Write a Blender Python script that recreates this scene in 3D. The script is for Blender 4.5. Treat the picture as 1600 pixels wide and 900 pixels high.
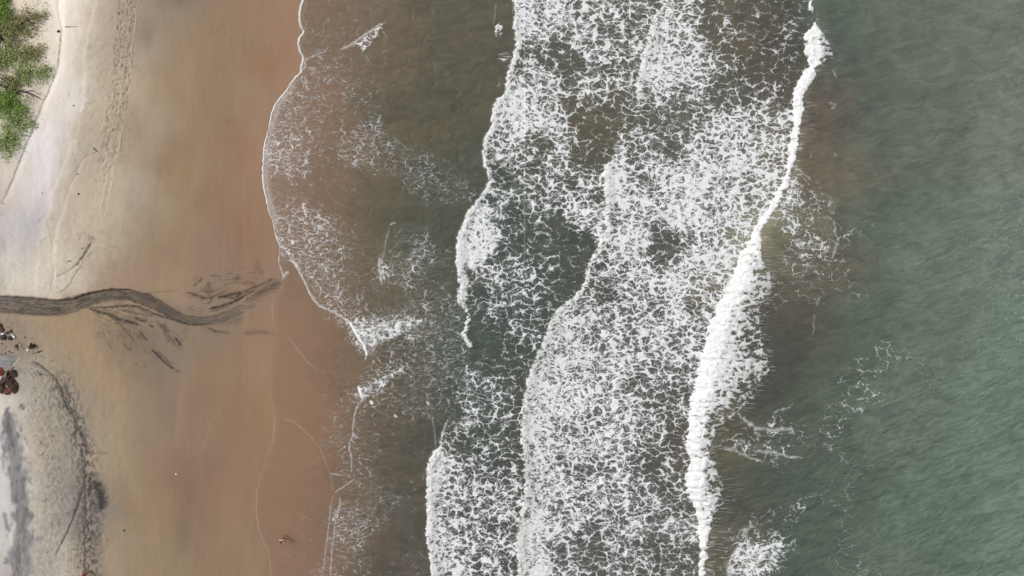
import bpy, math, random
import numpy as np
from mathutils import Vector, Matrix
for o in list(bpy.data.objects): bpy.data.objects.remove(o)
scene = bpy.context.scene
R = math.radians
rng = np.random.RandomState(7); random.seed(7)
PX = 0.08            # metres per photograph pixel at sea level
ALT = 86.0           # flying height of the drone

# ------------------------------------------------------------- camera, light
cam = bpy.data.objects.new("camera", bpy.data.cameras.new("camera"))
scene.collection.objects.link(cam); scene.camera = cam
cam.location = (0, 0, ALT); cam.rotation_euler = (0, 0, 0)
cam.data.sensor_width = 36; cam.data.lens = 18 / (64.0 / ALT)
cam.data.clip_start = 0.5; cam.data.clip_end = 9000
SUN_EL, SUN_AZ = R(42), R(296)          # azimuth clockwise from +Y (north)
world = bpy.data.worlds.new("World"); scene.world = world; world.use_nodes = True
wn = world.node_tree.nodes; wl = world.node_tree.links; wn.clear()
sky = wn.new('ShaderNodeTexSky'); sky.sky_type = 'NISHITA'; sky.sun_disc = False
sky.sun_elevation = SUN_EL; sky.sun_rotation = SUN_AZ; sky.dust_density = 4; sky.air_density = 1.2
hs = wn.new('ShaderNodeHueSaturation'); hs.inputs['Saturation'].default_value = 0.25
bg = wn.new('ShaderNodeBackground'); bg.inputs['Strength'].default_value = 0.11
wo = wn.new('ShaderNodeOutputWorld')
wl.new(sky.outputs[0], hs.inputs['Color']); wl.new(hs.outputs[0], bg.inputs['Color']); wl.new(bg.outputs[0], wo.inputs[0])
sl = bpy.data.lights.new("sun", 'SUN'); sl.energy = 1.5; sl.angle = R(28); sl.color = (1, 0.965, 0.92)
sun = bpy.data.objects.new("sun", sl); scene.collection.objects.link(sun)
sdir = Vector((math.sin(SUN_AZ) * math.cos(SUN_EL), math.cos(SUN_AZ) * math.cos(SUN_EL), math.sin(SUN_EL)))
sun.rotation_euler = sdir.to_track_quat('Z', 'Y').to_euler(); sun.location = sdir * 300
scene.view_settings.view_transform = 'Standard'; scene.view_settings.look = 'None'
scene.view_settings.gamma = 1; scene.view_settings.use_curve_mapping = False
scene.view_settings.exposure = 0.08

# ------------------------------------------------------------- numpy helpers
def perlin(x, y, seed=0):
    r = np.random.RandomState(seed); ang = r.rand(65536) * 2 * np.pi
    gx = np.cos(ang).astype(np.float32); gy = np.sin(ang).astype(np.float32)
    xi = np.floor(x).astype(np.int64); yi = np.floor(y).astype(np.int64)
    xf = (x - xi).astype(np.float32); yf = (y - yi).astype(np.float32)
    def g(i, j):
        h = ((xi + i) * 73856093 ^ (yi + j) * 19349663 ^ (seed * 83492791)); h = (h ^ (h >> 13)) & 65535
        return gx[h] * (xf - i) + gy[h] * (yf - j)
    u = xf * xf * xf * (xf * (xf * 6 - 15) + 10); v = yf * yf * yf * (yf * (yf * 6 - 15) + 10)
    a = g(0, 0); b = g(1, 0); c = g(0, 1); d = g(1, 1)
    return (a + (b - a) * u + (c - a) * v + (a - b - c + d) * u * v) * 1.5
def fbm(x, y, o=4, seed=0, g=0.5):
    s = 0; a = 1; t = 0; f = 1
    for i in range(o):
        s = s + a * perlin(x * f + 17.3 * i, y * f - 9.1 * i, seed + i); t += a; a *= g; f *= 2.03
    return s / t
def ss(a, b, x):
    t = np.clip((x - a) / (b - a), 0, 1); return t * t * (3 - 2 * t)
def lin(c):
    c = np.asarray(c, float) / 255.0
    return np.where(c <= 0.04045, c / 12.92, ((c + 0.055) / 1.055) ** 2.4)
def cpoints(U, V, pts, sig, warp=0.0, seed=3, step=6.0):
    """smooth field through control points (x, y, value...)"""
    pts = np.array(pts, float); cols = pts[:, 2:]
    u0, u1, v0, v1 = U.min(), U.max(), V.min(), V.max()
    u0, u1, v0, v1 = max(u0, -80), min(u1, 1690), max(v0, -60), min(v1, 960)
    gu = np.arange(u0, u1 + step, step); gv = np.arange(v0, v1 + step, step)
    GU, GV = np.meshgrid(gu, gv)
    d2 = (GU[..., None] - pts[:, 0]) ** 2 + (GV[..., None] - pts[:, 1]) ** 2
    w = np.exp(-d2 / (2 * sig * sig)) + 1e-3 / (1 + d2 / (sig * sig)) ** 3
    F = np.einsum('ijk,kc->ijc', w, cols) / w.sum(-1)[..., None]
    if warp:
        U = U + warp * fbm(U / (warp * 2.2), V / (warp * 2.2), 3, seed); V = V + warp * fbm(U / (warp * 2.2), V / (warp * 2.2), 3, seed + 50)
    x = np.clip((U - u0) / step, 0, len(gu) - 1.001); y = np.clip((V - v0) / step, 0, len(gv) - 1.001)
    xi = x.astype(int); yi = y.astype(int); xf = (x - xi)[..., None]; yf = (y - yi)[..., None]
    out = (F[yi, xi] * (1 - xf) + F[yi, xi + 1] * xf) * (1 - yf) + (F[yi + 1, xi] * (1 - xf) + F[yi + 1, xi + 1] * xf) * yf
    return out if cols.shape[1] > 1 else out[..., 0]
class Front:
    """a wave front or bank as x = f(y), with a little natural scalloping"""
    def __init__(s, pts, amp=0, lam=12, seed=1):
        p = np.array(pts, float); s.y = np.arange(p[0, 1] - 60 if p[0, 1] <= 0 else p[0, 1], (p[-1, 1] + 60 if p[-1, 1] >= 895 else p[-1, 1]) + 1, 1.0)
        x = np.interp(s.y, p[:, 1], p[:, 0]); k = np.array([1, 2, 3, 2, 1.]) / 9
        x = np.convolve(np.pad(x, 2, 'edge'), k, 'valid')
        n = perlin(s.y / lam, s.y * 0 + .5, seed) + .6 * perlin(s.y / lam * 2.6, s.y * 0 + .5, seed + 1)
        s.x = x + amp * n; s.g = np.gradient(x)
        s.g = np.convolve(np.pad(s.g, 6, 'edge'), np.ones(13) / 13, 'valid')
    def f(s, V): return np.interp(V, s.y, s.x)
    def d(s, U, V): return (U - s.f(V)) / np.sqrt(1 + np.interp(V, s.y, s.g) ** 2)
def polyd(U, V, pts, reach):
    """distance in px to a polyline and the position (0..1) along it, inside reach only"""
    pts = np.array(pts, float); D = np.full(U.shape, 1e3); T = np.zeros(U.shape)
    L = np.r_[0, np.cumsum(np.hypot(*np.diff(pts, axis=0).T))]; L /= L[-1]
    u = U[0] if U.ndim == 2 else U; v = V[:, 0]
    c0, c1 = np.searchsorted(u, [pts[:, 0].min() - reach, pts[:, 0].max() + reach])
    rows = np.where((v > pts[:, 1].min() - reach) & (v < pts[:, 1].max() + reach))[0]
    if not len(rows) or c1 <= c0: return D, T
    r0, r1 = rows.min(), rows.max() + 1
    c0 = max(0, c0 - 12); c1 = min(U.shape[1], c1 + 12)
    A = U[r0:r1, c0:c1]; B = V[r0:r1, c0:c1]; dd = np.full(A.shape, 1e3); tt = np.zeros(A.shape)
    for i in range(len(pts) - 1):
        p, q = pts[i], pts[i + 1]; e = q - p; l2 = (e ** 2).sum() + 1e-9
        t = np.clip(((A - p[0]) * e[0] + (B - p[1]) * e[1]) / l2, 0, 1)
        d = np.hypot(A - p[0] - t * e[0], B - p[1] - t * e[1]); m = d < dd
        dd = np.where(m, d, dd); tt = np.where(m, L[i] + t * (L[i + 1] - L[i]), tt)
    D[r0:r1, c0:c1] = dd; T[r0:r1, c0:c1] = tt
    return D, T
def stroke(U, V, pts, w, wob=1.2, taper=True, seed=5, wl=9.0):
    D, T = polyd(U + wob * fbm(U / wl, V / wl, 2, seed), V + wob * fbm(U / wl, V / wl, 2, seed + 9), pts, w * 3 + 4)
    ww = w * (np.sqrt(np.clip(np.minimum(T, 1 - T) * 8, 0.05, 1)) if taper else 1)
    return np.exp(-(D / ww) ** 2) * (D < 900)
def blob(U, V, x, y, rx, ry, ang=0):
    c, s = math.cos(R(ang)), math.sin(R(ang)); a = U - x; b = V - y
    return np.exp(-(((a * c + b * s) / rx) ** 2 + ((-a * s + b * c) / ry) ** 2))
def axis(a, b, step, far):
    m = np.arange(a, b + step / 2, step); k = []; s = step; x = b
    while x < far: s *= 1.35; x += s; k.append(x)
    k2 = []; s = step; x = a
    while x > -far: s *= 1.35; x -= s; k2.append(x)
    return np.array(k2[::-1] + list(m) + k)

# ------------------------------------------------------------- mesh helpers
def link(o, parent=None):
    scene.collection.objects.link(o)
    if parent: o.parent = parent
    return o
def props(o, label=None, cat=None, group=None, kind=None):
    if label: o['label'] = label
    if cat: o['category'] = cat
    if group: o['group'] = group
    if kind: o['kind'] = kind
    return o
def grid_object(name, X, Y, Z, mask, attrs, mat):
    """faces of a lattice where mask is set -> one object"""
    ny, nx = X.shape; idx = np.arange(nx * ny).reshape(ny, nx)
    q = np.stack([idx[:-1, :-1], idx[:-1, 1:], idx[1:, 1:], idx[1:, :-1]], -1)[mask]
    if q.size == 0: return None
    used, inv = np.unique(q, return_inverse=True); q = inv.reshape(q.shape[0], 4)
    me = bpy.data.meshes.new(name); n = len(q)
    me.vertices.add(len(used)); me.loops.add(n * 4); me.polygons.add(n)
    co = np.stack([X.ravel()[used], Y.ravel()[used], Z.ravel()[used]], -1).astype(np.float32)
    me.vertices.foreach_set('co', co.ravel()); me.loops.foreach_set('vertex_index', q.astype(np.int32).ravel())
    me.polygons.foreach_set('loop_start', (np.arange(n) * 4).astype(np.int32))
    me.update(calc_edges=True); me.polygons.foreach_set('use_smooth', np.ones(n, bool))
    for k, a in attrs.items():
        if a.ndim == 3:
            at = me.attributes.new(k, 'FLOAT_COLOR', 'POINT'); c = np.ones((len(used), 4), np.float32); c[:, :3] = a.reshape(-1, 3)[used]
            at.data.foreach_set('color', c.ravel())
        else:
            at = me.attributes.new(k, 'FLOAT', 'POINT'); at.data.foreach_set('value', a.ravel()[used].astype(np.float32))
    me.materials.append(mat)
    return link(bpy.data.objects.new(name, me))
def mesh_obj(name, verts, faces, mat, parent=None, smooth=False, cols=None):
    me = bpy.data.meshes.new(name); me.from_pydata([tuple(v) for v in verts], [], [tuple(f) for f in faces])
    me.materials.append(mat)
    if smooth: me.shade_smooth()
    if cols is not None:
        at = me.attributes.new('tint', 'FLOAT_COLOR', 'POINT'); c = np.ones((len(verts), 4), np.float32); c[:, :3] = cols
        at.data.foreach_set('color', c.ravel())
    return link(bpy.data.objects.new(name, me), parent)

# ------------------------------------------------------------- node helpers
class N:
    def __init__(s, name):
        s.m = bpy.data.materials.new(name); s.m.use_nodes = True; s.t = s.m.node_tree
        s.b = s.t.nodes['Principled BSDF']; s.co = s.t.nodes.new('ShaderNodeNewGeometry').outputs['Position']
    def put(s, sock, v):
        if v is None: return
        if isinstance(v, bpy.types.NodeSocket): s.t.links.new(v, sock)
        else:
            try: sock.default_value = v
            except Exception: sock.default_value = (v, v, v) if not isinstance(v, tuple) else (*v, 1)
    def M(s, op, a, b=None, c=None, clamp=False):
        n = s.t.nodes.new('ShaderNodeMath'); n.operation = op; n.use_clamp = clamp
        for i, v in enumerate((a, b, c)): s.put(n.inputs[i], v)
        return n.outputs[0]
    def V(s, op, a, b=None, sc=None):
        n = s.t.nodes.new('ShaderNodeVectorMath'); n.operation = op
        s.put(n.inputs[0], a); s.put(n.inputs[1], b)
        if sc is not None: s.put(n.inputs['Scale'], sc)
        return n.outputs['Value'] if op in ('LENGTH', 'DOT_PRODUCT') else n.outputs[0]
    def noise(s, co, scale, detail=3, rough=.5, dist=0, col=False):
        n = s.t.nodes.new('ShaderNodeTexNoise'); s.put(n.inputs['Vector'], co)
        n.inputs['Scale'].default_value = scale; n.inputs['Detail'].default_value = detail
        n.inputs['Roughness'].default_value = rough; n.inputs['Distortion'].default_value = dist
        return n.outputs['Color'] if col else n.outputs[0]
    def vor(s, co, scale, feat='DISTANCE_TO_EDGE', rand=1):
        n = s.t.nodes.new('ShaderNodeTexVoronoi'); n.feature = feat; n.voronoi_dimensions = '2D'; s.put(n.inputs['Vector'], co)
        n.inputs['Scale'].default_value = scale; n.inputs['Randomness'].default_value = rand
        return n.outputs['Distance']
    def att(s, name, col=False):
        n = s.t.nodes.new('ShaderNodeAttribute'); n.attribute_name = name
        return n.outputs['Color'] if col else n.outputs['Fac']
    def ss(s, x, a, b, lo=0., hi=1.):
        n = s.t.nodes.new('ShaderNodeMapRange'); n.interpolation_type = 'SMOOTHSTEP'
        for k, v in zip(('Value', 'From Min', 'From Max', 'To Min', 'To Max'), (x, a, b, lo, hi)): s.put(n.inputs[k], v)
        return n.outputs[0]
    def mix(s, f, a, b, mode='MIX'):
        n = s.t.nodes.new('ShaderNodeMix'); n.data_type = 'RGBA'; n.blend_type = mode
        s.put(n.inputs[0], f); s.put(n.inputs[6], a); s.put(n.inputs[7], b); return n.outputs[2]
    def bump(s, h, strength=1, dist=.1, nrm=None):
        n = s.t.nodes.new('ShaderNodeBump'); s.put(n.inputs['Height'], h); s.put(n.inputs['Strength'], strength)
        n.inputs['Distance'].default_value = dist
        if nrm is not None: s.put(n.inputs['Normal'], nrm)
        return n.outputs[0]
    def set(s, **k):
        for a, v in k.items(): s.put(s.b.inputs[a.replace('_', ' ')], v)
        return s.m
def scaled(n, co, x, y, z=0.0): return n.V('MULTIPLY', co, (x, y, z))
def c3(*rgb): return tuple(float(v) for v in lin(rgb))

def water_material():
    n = N('surf_water'); P = n.co
    w1 = n.V('SCALE', n.V('SUBTRACT', n.noise(P, .5, 2, col=True), (.5, .5, .5)), sc=2.2)
    w2 = n.V('SCALE', n.V('SUBTRACT', n.noise(P, 1.9, 4, .68, col=True), (.5, .5, .5)), sc=.95)
    Q = n.V('MULTIPLY', n.V('ADD', n.V('ADD', P, w1), w2), (.66, 1.22, 0))
    F = n.att('foam'); big = n.noise(P, .42, 3, .55); med = n.noise(P, 3.2, 4, .6)
    dens = n.M('ADD', n.M('ADD', F, n.M('MULTIPLY', n.M('SUBTRACT', big, .5), .95)), n.M('MULTIPLY', n.M('SUBTRACT', med, .5), .55))
    gate = n.ss(F, .03, .12)
    dens = n.M('MULTIPLY', n.M('MAXIMUM', dens, 0), gate)
    def cell(sc):
        e = n.vor(Q, sc); r = n.M('MAXIMUM', n.M('SUBTRACT', .62, n.vor(Q, sc, 'F1')), 0)
        return n.M('ADD', n.M('MULTIPLY', e, .6), n.M('MULTIPLY', r, .38))
    d1 = cell(1.3); d2 = cell(2.45); d3 = cell(4.7); gf = n.att('young')
    rag = n.M('MULTIPLY', n.M('SUBTRACT', n.noise(P, 6.5, 3, .65), .5), .16)
    t1 = n.M('ADD', n.M('MULTIPLY', n.M('MULTIPLY', n.M('POWER', dens, 1.6), n.M('SUBTRACT', 1.0, n.M('MULTIPLY', gf, .2))), .33), n.M('SUBTRACT', rag, .01))
    t2 = n.M('ADD', n.M('MULTIPLY', n.M('SUBTRACT', dens, n.M('SUBTRACT', .44, n.M('MULTIPLY', gf, .14))), .36), rag)
    t3 = n.M('ADD', n.M('MULTIPLY', n.M('SUBTRACT', dens, n.M('SUBTRACT', .78, n.M('MULTIPLY', gf, .14))), .5), rag)
    def lace(d, t, s): return n.ss(n.M('SUBTRACT', t, d), -s, s)
    f = n.M('MAXIMUM', n.M('MAXIMUM', lace(d1, t1, .045), lace(d2, t2, .06)), lace(d3, t3, .09))
    f = n.M('MULTIPLY', f, gate); veil = n.M('MULTIPLY', n.ss(dens, .3, 1.1), n.ss(med, .35, .7, .05, .30))
    f = n.M('MAXIMUM', f, veil)
    f = n.M('MULTIPLY', f, n.ss(n.noise(P, 4.2, 4, .7), .3, .56, .74, 1.0))
    # thin drawn-out bubbles of the wash on the sand
    fine = n.att('fine')
    Qs = n.V('MULTIPLY', n.V('ADD', n.V('ADD', P, n.V('SCALE', w1, sc=.9)), w2), (.52, 2.0, 0))
    e1 = n.vor(Qs, .9); e2 = n.vor(Qs, 2.1); brk = n.noise(P, 1.1, 4, .65)
    fd = n.M('ADD', fine, n.M('MULTIPLY', n.M('SUBTRACT', brk, .5), 1.3))
    fg = n.ss(fine, .0, .12)
    g = n.M('MAXIMUM', n.ss(n.M('SUBTRACT', n.M('MULTIPLY', fd, .08), e1), -.025, .045),
            n.ss(n.M('SUBTRACT', n.M('MULTIPLY', n.M('SUBTRACT', fd, .3), .17), e2), -.04, .06))
    g = n.M('MULTIPLY', n.M('MULTIPLY', g, fg), n.ss(fd, .0, .9, .12, .85))
    # fine streaks drawn up the back of the wave
    st = n.noise(n.V('MULTIPLY', n.V('ADD', P, n.V('SCALE', w1, sc=.25)), (.55, 5.5, 0)), 1.0, 3, .6)
    stk = n.M('MULTIPLY', n.ss(st, .51, .72), n.att('streak'))
    la = n.att('line'); line = n.M('MULTIPLY', n.ss(n.M('ADD', la, n.M('MULTIPLY', n.M('SUBTRACT', n.noise(P, 3.0, 4, .7), .5), .9)), .28, .75), n.ss(la, .02, .6, .35, 1.0)); line = n.M('MAXIMUM', line, n.M('MULTIPLY', n.M('MULTIPLY', la, 1.0), n.ss(n.noise(P, 2.2, 3, .6), .3, .6, .35, 1.0))); line = n.M('MULTIPLY', line, n.ss(la, 0, .08))
    allf = n.M('MAXIMUM', n.M('MAXIMUM', f, g), n.M('MAXIMUM', stk, line), clamp=True)
    # water body
    body = n.att('tint', True)
    mo = n.noise(n.V('MULTIPLY', n.V('ADD', P, n.V('SCALE', w1, sc=.6)), (.5, 1.0, 0)), .6, 5, .64, 1.0)
    mo2 = n.noise(n.V('ADD', P, w1), .18, 3, .5)
    body = n.mix(n.M('ADD', n.M('MULTIPLY', n.att('deep'), .85), .15), body, n.mix(1.0, body, n.mix(n.ss(mo, .25, .75), (.80, .81, .83), (1.20, 1.185, 1.15)), 'MULTIPLY'))
    body = n.mix(n.M('MULTIPLY', n.ss(mo2, .45, .7), n.att('murk')), body, (.16, .108, .067))
    foamc = n.mix(n.ss(n.noise(P, 1.7, 4, .6), .3, .7), (.80, .82, .815), (.93, .94, .96))
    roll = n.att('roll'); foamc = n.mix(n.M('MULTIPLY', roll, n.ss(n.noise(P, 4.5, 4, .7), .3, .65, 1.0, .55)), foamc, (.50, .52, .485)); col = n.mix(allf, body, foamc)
    Pr = n.V('ADD', P, n.V('SCALE', w1, sc=.3)); rot = n.t.nodes.new('ShaderNodeVectorRotate'); rot.rotation_type = 'Z_AXIS'; rot.inputs['Angle'].default_value = -R(16); n.put(rot.inputs['Vector'], Pr)
    chop = n.M('ADD', n.noise(n.V('MULTIPLY', rot.outputs[0], (.42, 2.0, 0)), 1.0, 5, .68), n.M('MULTIPLY', n.noise(n.V('MULTIPLY', rot.outputs[0], (.12, .5, 0)), 1.0, 3, .6), 1.6))
    h = n.M('ADD', n.M('MULTIPLY', allf, 1.0), n.M('MULTIPLY', chop, n.M('MULTIPLY', n.att('chop'), 2.9)))
    nr = n.bump(h, .55, .16)
    rough = n.ss(allf, .1, .6, .16, .8)
    return n.set(Base_Color=col, Roughness=rough, Normal=nr, IOR=1.33, Specular_IOR_Level=.5)

def sand_material():
    n = N('beach_sand'); P = n.co
    body = n.att('tint', True)
    big = n.noise(n.V('MULTIPLY', P, (1.0, .35, 0)), .22, 5, .6, .8)
    body = n.mix(1.0, body, n.mix(n.ss(big, .25, .75), (.93, .93, .94), (1.07, 1.065, 1.05)), 'MULTIPLY')
    tr = n.att('trample')
    sq = n.noise(n.V('MULTIPLY', P, (1.3, 1.0, 0)), 1.5, 5, .72, .8); sq2 = n.noise(P, .5, 3)
    mk = n.M('MULTIPLY', n.M('MULTIPLY', n.ss(sq, .53, .66), tr), n.ss(sq2, .35, .6, .35, 1))
    body = n.mix(n.M('MULTIPLY', mk, .85), body, n.mix(1.0, body, (.27, .27, .29), 'MULTIPLY'))
    lt = n.M('MULTIPLY', n.ss(sq, .44, .34), tr)
    body = n.mix(n.M('MULTIPLY', lt, .35), body, n.mix(1.0, body, (1.25, 1.24, 1.2), 'MULTIPLY'))
    st = n.noise(n.V('MULTIPLY', P, (1.6, .16, 0)), 1.0, 4, .6, .5); body = n.mix(1.0, body, n.mix(n.ss(st, .3, .7), (.965, .965, .965), (1.03, 1.03, 1.028)), 'MULTIPLY')
    gr = n.noise(P, 9, 2, .6)
    body = n.mix(1.0, body, n.mix(n.ss(gr, .3, .7), (.955, .955, .955), (1.045, 1.045, 1.045)), 'MULTIPLY')
    h = n.M('ADD', n.M('MULTIPLY', sq, n.M('MULTIPLY', tr, 1.3)), n.M('MULTIPLY', gr, .05))
    wet = n.att('wet')
    return n.set(Base_Color=body, Roughness=n.M('SUBTRACT', .9, n.M('MULTIPLY', wet, .5)), Specular_IOR_Level=.35, Normal=n.bump(h, .5, .2))
WATER = water_material(); SAND = sand_material()
def plain(name, rgb, rough=.75, var=.12, scale=6, spec=.3, bump=.02):
    n = N(name); c = lin(rgb); k = n.noise(n.co, scale, 4, .6)
    col = n.mix(k, tuple(float(v) * (1 - var * 1.6) for v in c), tuple(float(v) * (1 + var * 1.6) for v in c))
    return n.set(Base_Color=col, Roughness=rough, Specular_IOR_Level=spec, Normal=n.bump(k, .6, bump))

# ------------------------------------------------------------- traced lines of the place
shore = Front([(475,-5),(470,10),(468,25),(470,40),(475,50),(468,58),(466,68),(469,80),(474,92),(470,105),(471,113),(463,119),(454,130),(448,141),(440,150),(431,162),(425,175),(422,190),(418,205),(414,225),(412,240),(411,262),(411,280),(413,298),(417,315),(419,330),(425,345),(430,365),(437,384),(436,400),(436,412),(441,425),(443,434),(437,448),(432,465),(426,480),(428,500),(430,530),(424,560),(422,590),(424,620),(428,640),(430,655),(426,690),(417,715),(408,740),(401,770),(400,800),(403,825),(410,845),(418,856),(420,870),(425,905)], .7, 9, 3)
shore2 = [(437,384),(445,388),(450,395),(460,410),(468,425),(475,437),(482,452),(490,468),(500,478),(515,485),(530,492),(543,500)]
frontA = Front([(800,-5),(803,20),(801,40),(806,70),(800,90),(793,110),(790,130),(789,148),(776,154),(770,170),(768,185),(765,200),(758,215),(755,228),(753,237),(754,255),(760,272),(766,281),(758,295),(748,308),(738,322),(730,333),(724,350),(718,360),(713,375),(714,395),(713,415),(716,430),(717,450),(713,465),(716,477),(726,483),(729,492),(727,505),(723,525),(727,537),(733,545),(725,575),(716,600),(707,630),(702,650),(694,670),(689,685),(687,699),(677,705),(670,720),(667,735),(667,760),(666,785),(667,810),(666,835),(668,860),(671,880),(673,905)], 2.4, 6, 11)
frontB = Front([(1040,-5),(1035,10),(1022,25),(1015,45),(1010,65),(1007,85),(1000,105),(995,125),(993,145),(996,160),(993,185),(990,205),(974,209),(965,218),(960,228),(959,245),(952,255),(945,263),(943,275),(944,290),(946,305),(945,335),(947,360),(943,370),(935,382),(927,395),(920,410),(915,425),(912,440),(906,452),(897,462),(885,472),(872,482),(862,495),(856,510),(850,525),(843,545),(835,560),(830,578),(825,595),(819,615),(816,635),(815,655),(814,680),(817,700),(819,720),(819,740),(821,760),(817,785),(812,800),(808,820),(807,840),(808,860),(809,880),(808,905)], 2.2, 5, 21)
leftC = Front([(1265,-5),(1262,15),(1268,28),(1270,38),(1264,48),(1256,58),(1257,75),(1258,95),(1264,104),(1260,110),(1251,116),(1245,130),(1238,145),(1236,165),(1239,185),(1239,200),(1234,215),(1231,240),(1228,265),(1222,285),(1212,303),(1202,320),(1192,337),(1182,352),(1170,372),(1158,395),(1147,420),(1133,450),(1124,470),(1115,490),(1105,515),(1100,540),(1095,560),(1088,580),(1085,600),(1080,620),(1076,640),(1075,660),(1072,680),(1072,700),(1078,720),(1070,745),(1072,765),(1080,780),(1085,800),(1092,820),(1093,850),(1092,880),(1090,905)], 2.8, 7, 31)
rightC = Front([(1268,-5),(1266,10),(1270,30),(1272,42),(1284,58),(1292,75),(1296,92),(1278,104),(1268,110),(1270,120),(1264,132),(1253,146),(1251,175),(1246,200),(1241,235),(1236,262),(1230,285),(1222,305),(1212,322),(1200,342),(1190,352),(1184,375),(1183,398),(1195,418),(1203,435),(1197,455),(1184,475),(1182,490),(1184,512),(1191,535),(1194,560),(1197,578),(1188,594),(1175,610),(1165,625),(1145,645),(1126,658),(1113,675),(1104,700),(1110,715),(1120,735),(1128,755),(1128,775),(1122,790),(1110,800),(1106,820),(1103,840),(1103,860),(1100,880),(1096,905)], 2.4, 8, 41)
swell = Front([(1300,-5),(1300,60),(1302,150),(1300,240),(1300,300),(1301,345),(1300,380),(1295,420),(1285,440),(1280,455),(1272,480),(1268,520),(1260,545),(1250,570),(1240,600),(1236,630),(1240,700),(1236,760),(1226,820),(1230,905)], 3, 20, 51)

# ------------------------------------------------------------- terrain height
def sand_z(U, V):
    return 1.25 * ss(430, 60, U) - 1.9 * ss(430, 1250, U) - 6 * ss(1250, 2600, U) + 1.2 * ss(40, -400, U)
def lattice(x0, x1, y0, y1, step, far):
    xs = axis(x0, x1, step, far); ys = axis(y0, y1, step, far)
    X, Y = np.meshgrid(xs, ys)
    U = X / PX + 800; V = 450 - Y / PX
    k = ALT / (ALT - np.maximum(sand_z(U, V), 0))            # where a raised point appears in the photograph
    return X, Y, (U - 800) * k + 800, (V - 450) * k + 450
def place(u, v, dz=0):
    """world point on the sand for a photograph pixel"""
    z = float(sand_z(np.array(u, float), np.array(v, float))); k = (ALT - max(z, 0)) / ALT
    return Vector(((u - 800) * PX * k, (450 - v) * PX * k, max(z, 0) + dz))

# ================================================================= BEACH
X, Y, U, V = lattice(-66, -12, -38, 38, 0.1, 2600)
Z = sand_z(X / PX + 800, 450 - Y / PX)
land = [(105,40,238,231,222),(110,100,234,227,220),(100,150,226,220,217),(70,230,222,217,219),(50,280,212,209,213),(45,340,188,184,188),(30,400,188,182,180),(30,440,200,192,180),
(50,60,226,212,194),(20,120,222,208,190),(10,30,215,202,182),(78,60,208,196,180),(60,150,200,188,172),(20,260,200,188,172),(5,300,190,178,165),
(150,50,188,173,153),(140,100,174,163,144),(165,120,188,172,150),(150,200,180,165,145),(120,250,184,171,154),(120,330,190,176,156),(180,60,176,160,140),(200,120,180,162,142),(232,60,160,146,130),(250,30,160,141,120),(280,5,140,128,115),(300,50,154,130,104),(350,30,151,126,102),(400,30,150,124,102),(440,30,151,119,94),(460,20,152,116,90),(340,90,150,126,102),(440,90,150,116,90),
(270,120,160,137,111),(350,150,151,126,100),(400,200,147,117,92),(225,200,166,147,125),(300,250,152,128,102),(350,300,147,120,98),(395,350,147,112,86),(398,250,149,114,88),(200,320,171,156,139),(250,350,156,135,110),(300,380,150,125,103),(340,405,144,122,104),(400,400,145,116,93),(150,300,190,175,152),(170,380,168,152,134),(200,430,156,134,114),(250,420,156,132,108),(120,380,191,178,160),(60,430,206,197,183),(90,400,199,187,169),
(60,510,157,133,106),(120,520,151,131,106),(200,560,141,122,102),(260,540,139,123,107),(330,520,145,126,107),(350,570,146,120,96),(420,540,150,119,93),(150,600,160,137,110),(100,570,153,131,106),(150,660,166,147,121),(160,720,170,151,124),(200,650,151,130,108),(250,650,144,124,106),(300,650,145,121,100),(350,650,143,117,94),(400,650,149,117,90),(400,750,147,116,91),(300,750,140,113,93),(350,800,146,119,94),(200,750,151,130,106),(250,800,150,127,101),(180,850,160,140,116),(250,870,150,129,104),(292,830,139,116,98),(350,880,147,121,96),(400,880,145,121,96),(285,720,136,114,97),(270,690,150,128,106),(270,860,152,131,107),
(5,640,214,207,199),(5,700,201,196,196),(8,760,196,191,191),(8,830,196,191,188),(50,660,166,156,143),(70,700,177,167,150),(90,650,180,170,151),(70,800,183,175,159),(60,870,170,162,158),(90,870,181,173,157),(110,720,158,150,141),(110,800,146,138,133),(138,760,130,122,114),(140,820,126,119,111),(140,870,148,138,124),(112,640,138,132,126),(124,685,140,132,124),(40,600,160,155,148),(70,600,168,162,150),(20,520,140,124,108),(20,540,142,130,118),(50,555,155,146,132),(95,610,150,138,122),
(450,500,147,118,94),(480,600,143,114,92),(450,700,147,116,91),(480,780,139,112,90),(450,860,141,114,93),(500,850,130,106,88),(460,470,140,116,96),(600,300,104,92,76),(560,600,115,97,80),(600,800,104,90,76),(620,100,106,92,76)]
T = lin(cpoints(U, V, land, 26, 14, 5)); T = T * (1 + .12 * ss(260, 130, U))[..., None] * np.where(U[..., None] > 0, [1, 1, .985], 1)
trample = cpoints(U, V, [(70,650,.9),(60,600,.9),(80,700,.8),(70,760,.8),(80,820,.8),(60,860,.5),(120,870,.8),(140,820,.9),(120,780,.7),(110,680,.3),(100,640,.3),(15,700,.1),(10,620,0),(30,800,0),(30,720,0),(150,700,.15),(170,650,0),(170,800,.05),(180,880,.05),(160,600,0),(110,580,.1),(250,700,0),(20,535,.8),(50,550,.7),(60,520,.1),(145,60,.4),(150,130,.5),(150,200,.4),(180,50,.35),(190,130,.45),(180,220,.4),(110,30,0),(110,120,0),(80,200,0),(50,290,0),(100,270,.05),(120,300,.12),(105,370,.5),(110,400,.5),(90,450,.3),(20,430,.35),(40,400,.2),(10,380,.3),(150,340,.12),(160,400,.1),(230,60,.1),(250,150,0),(220,250,.08),(250,400,0),(300,300,0),(40,60,.15),(60,150,.2),(20,200,.15),(350,700,.05),(300,600,0),(400,300,0)], 13, 8, 8)
wet = ss(-90, 10, shore.d(U, V)) * .8
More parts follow.
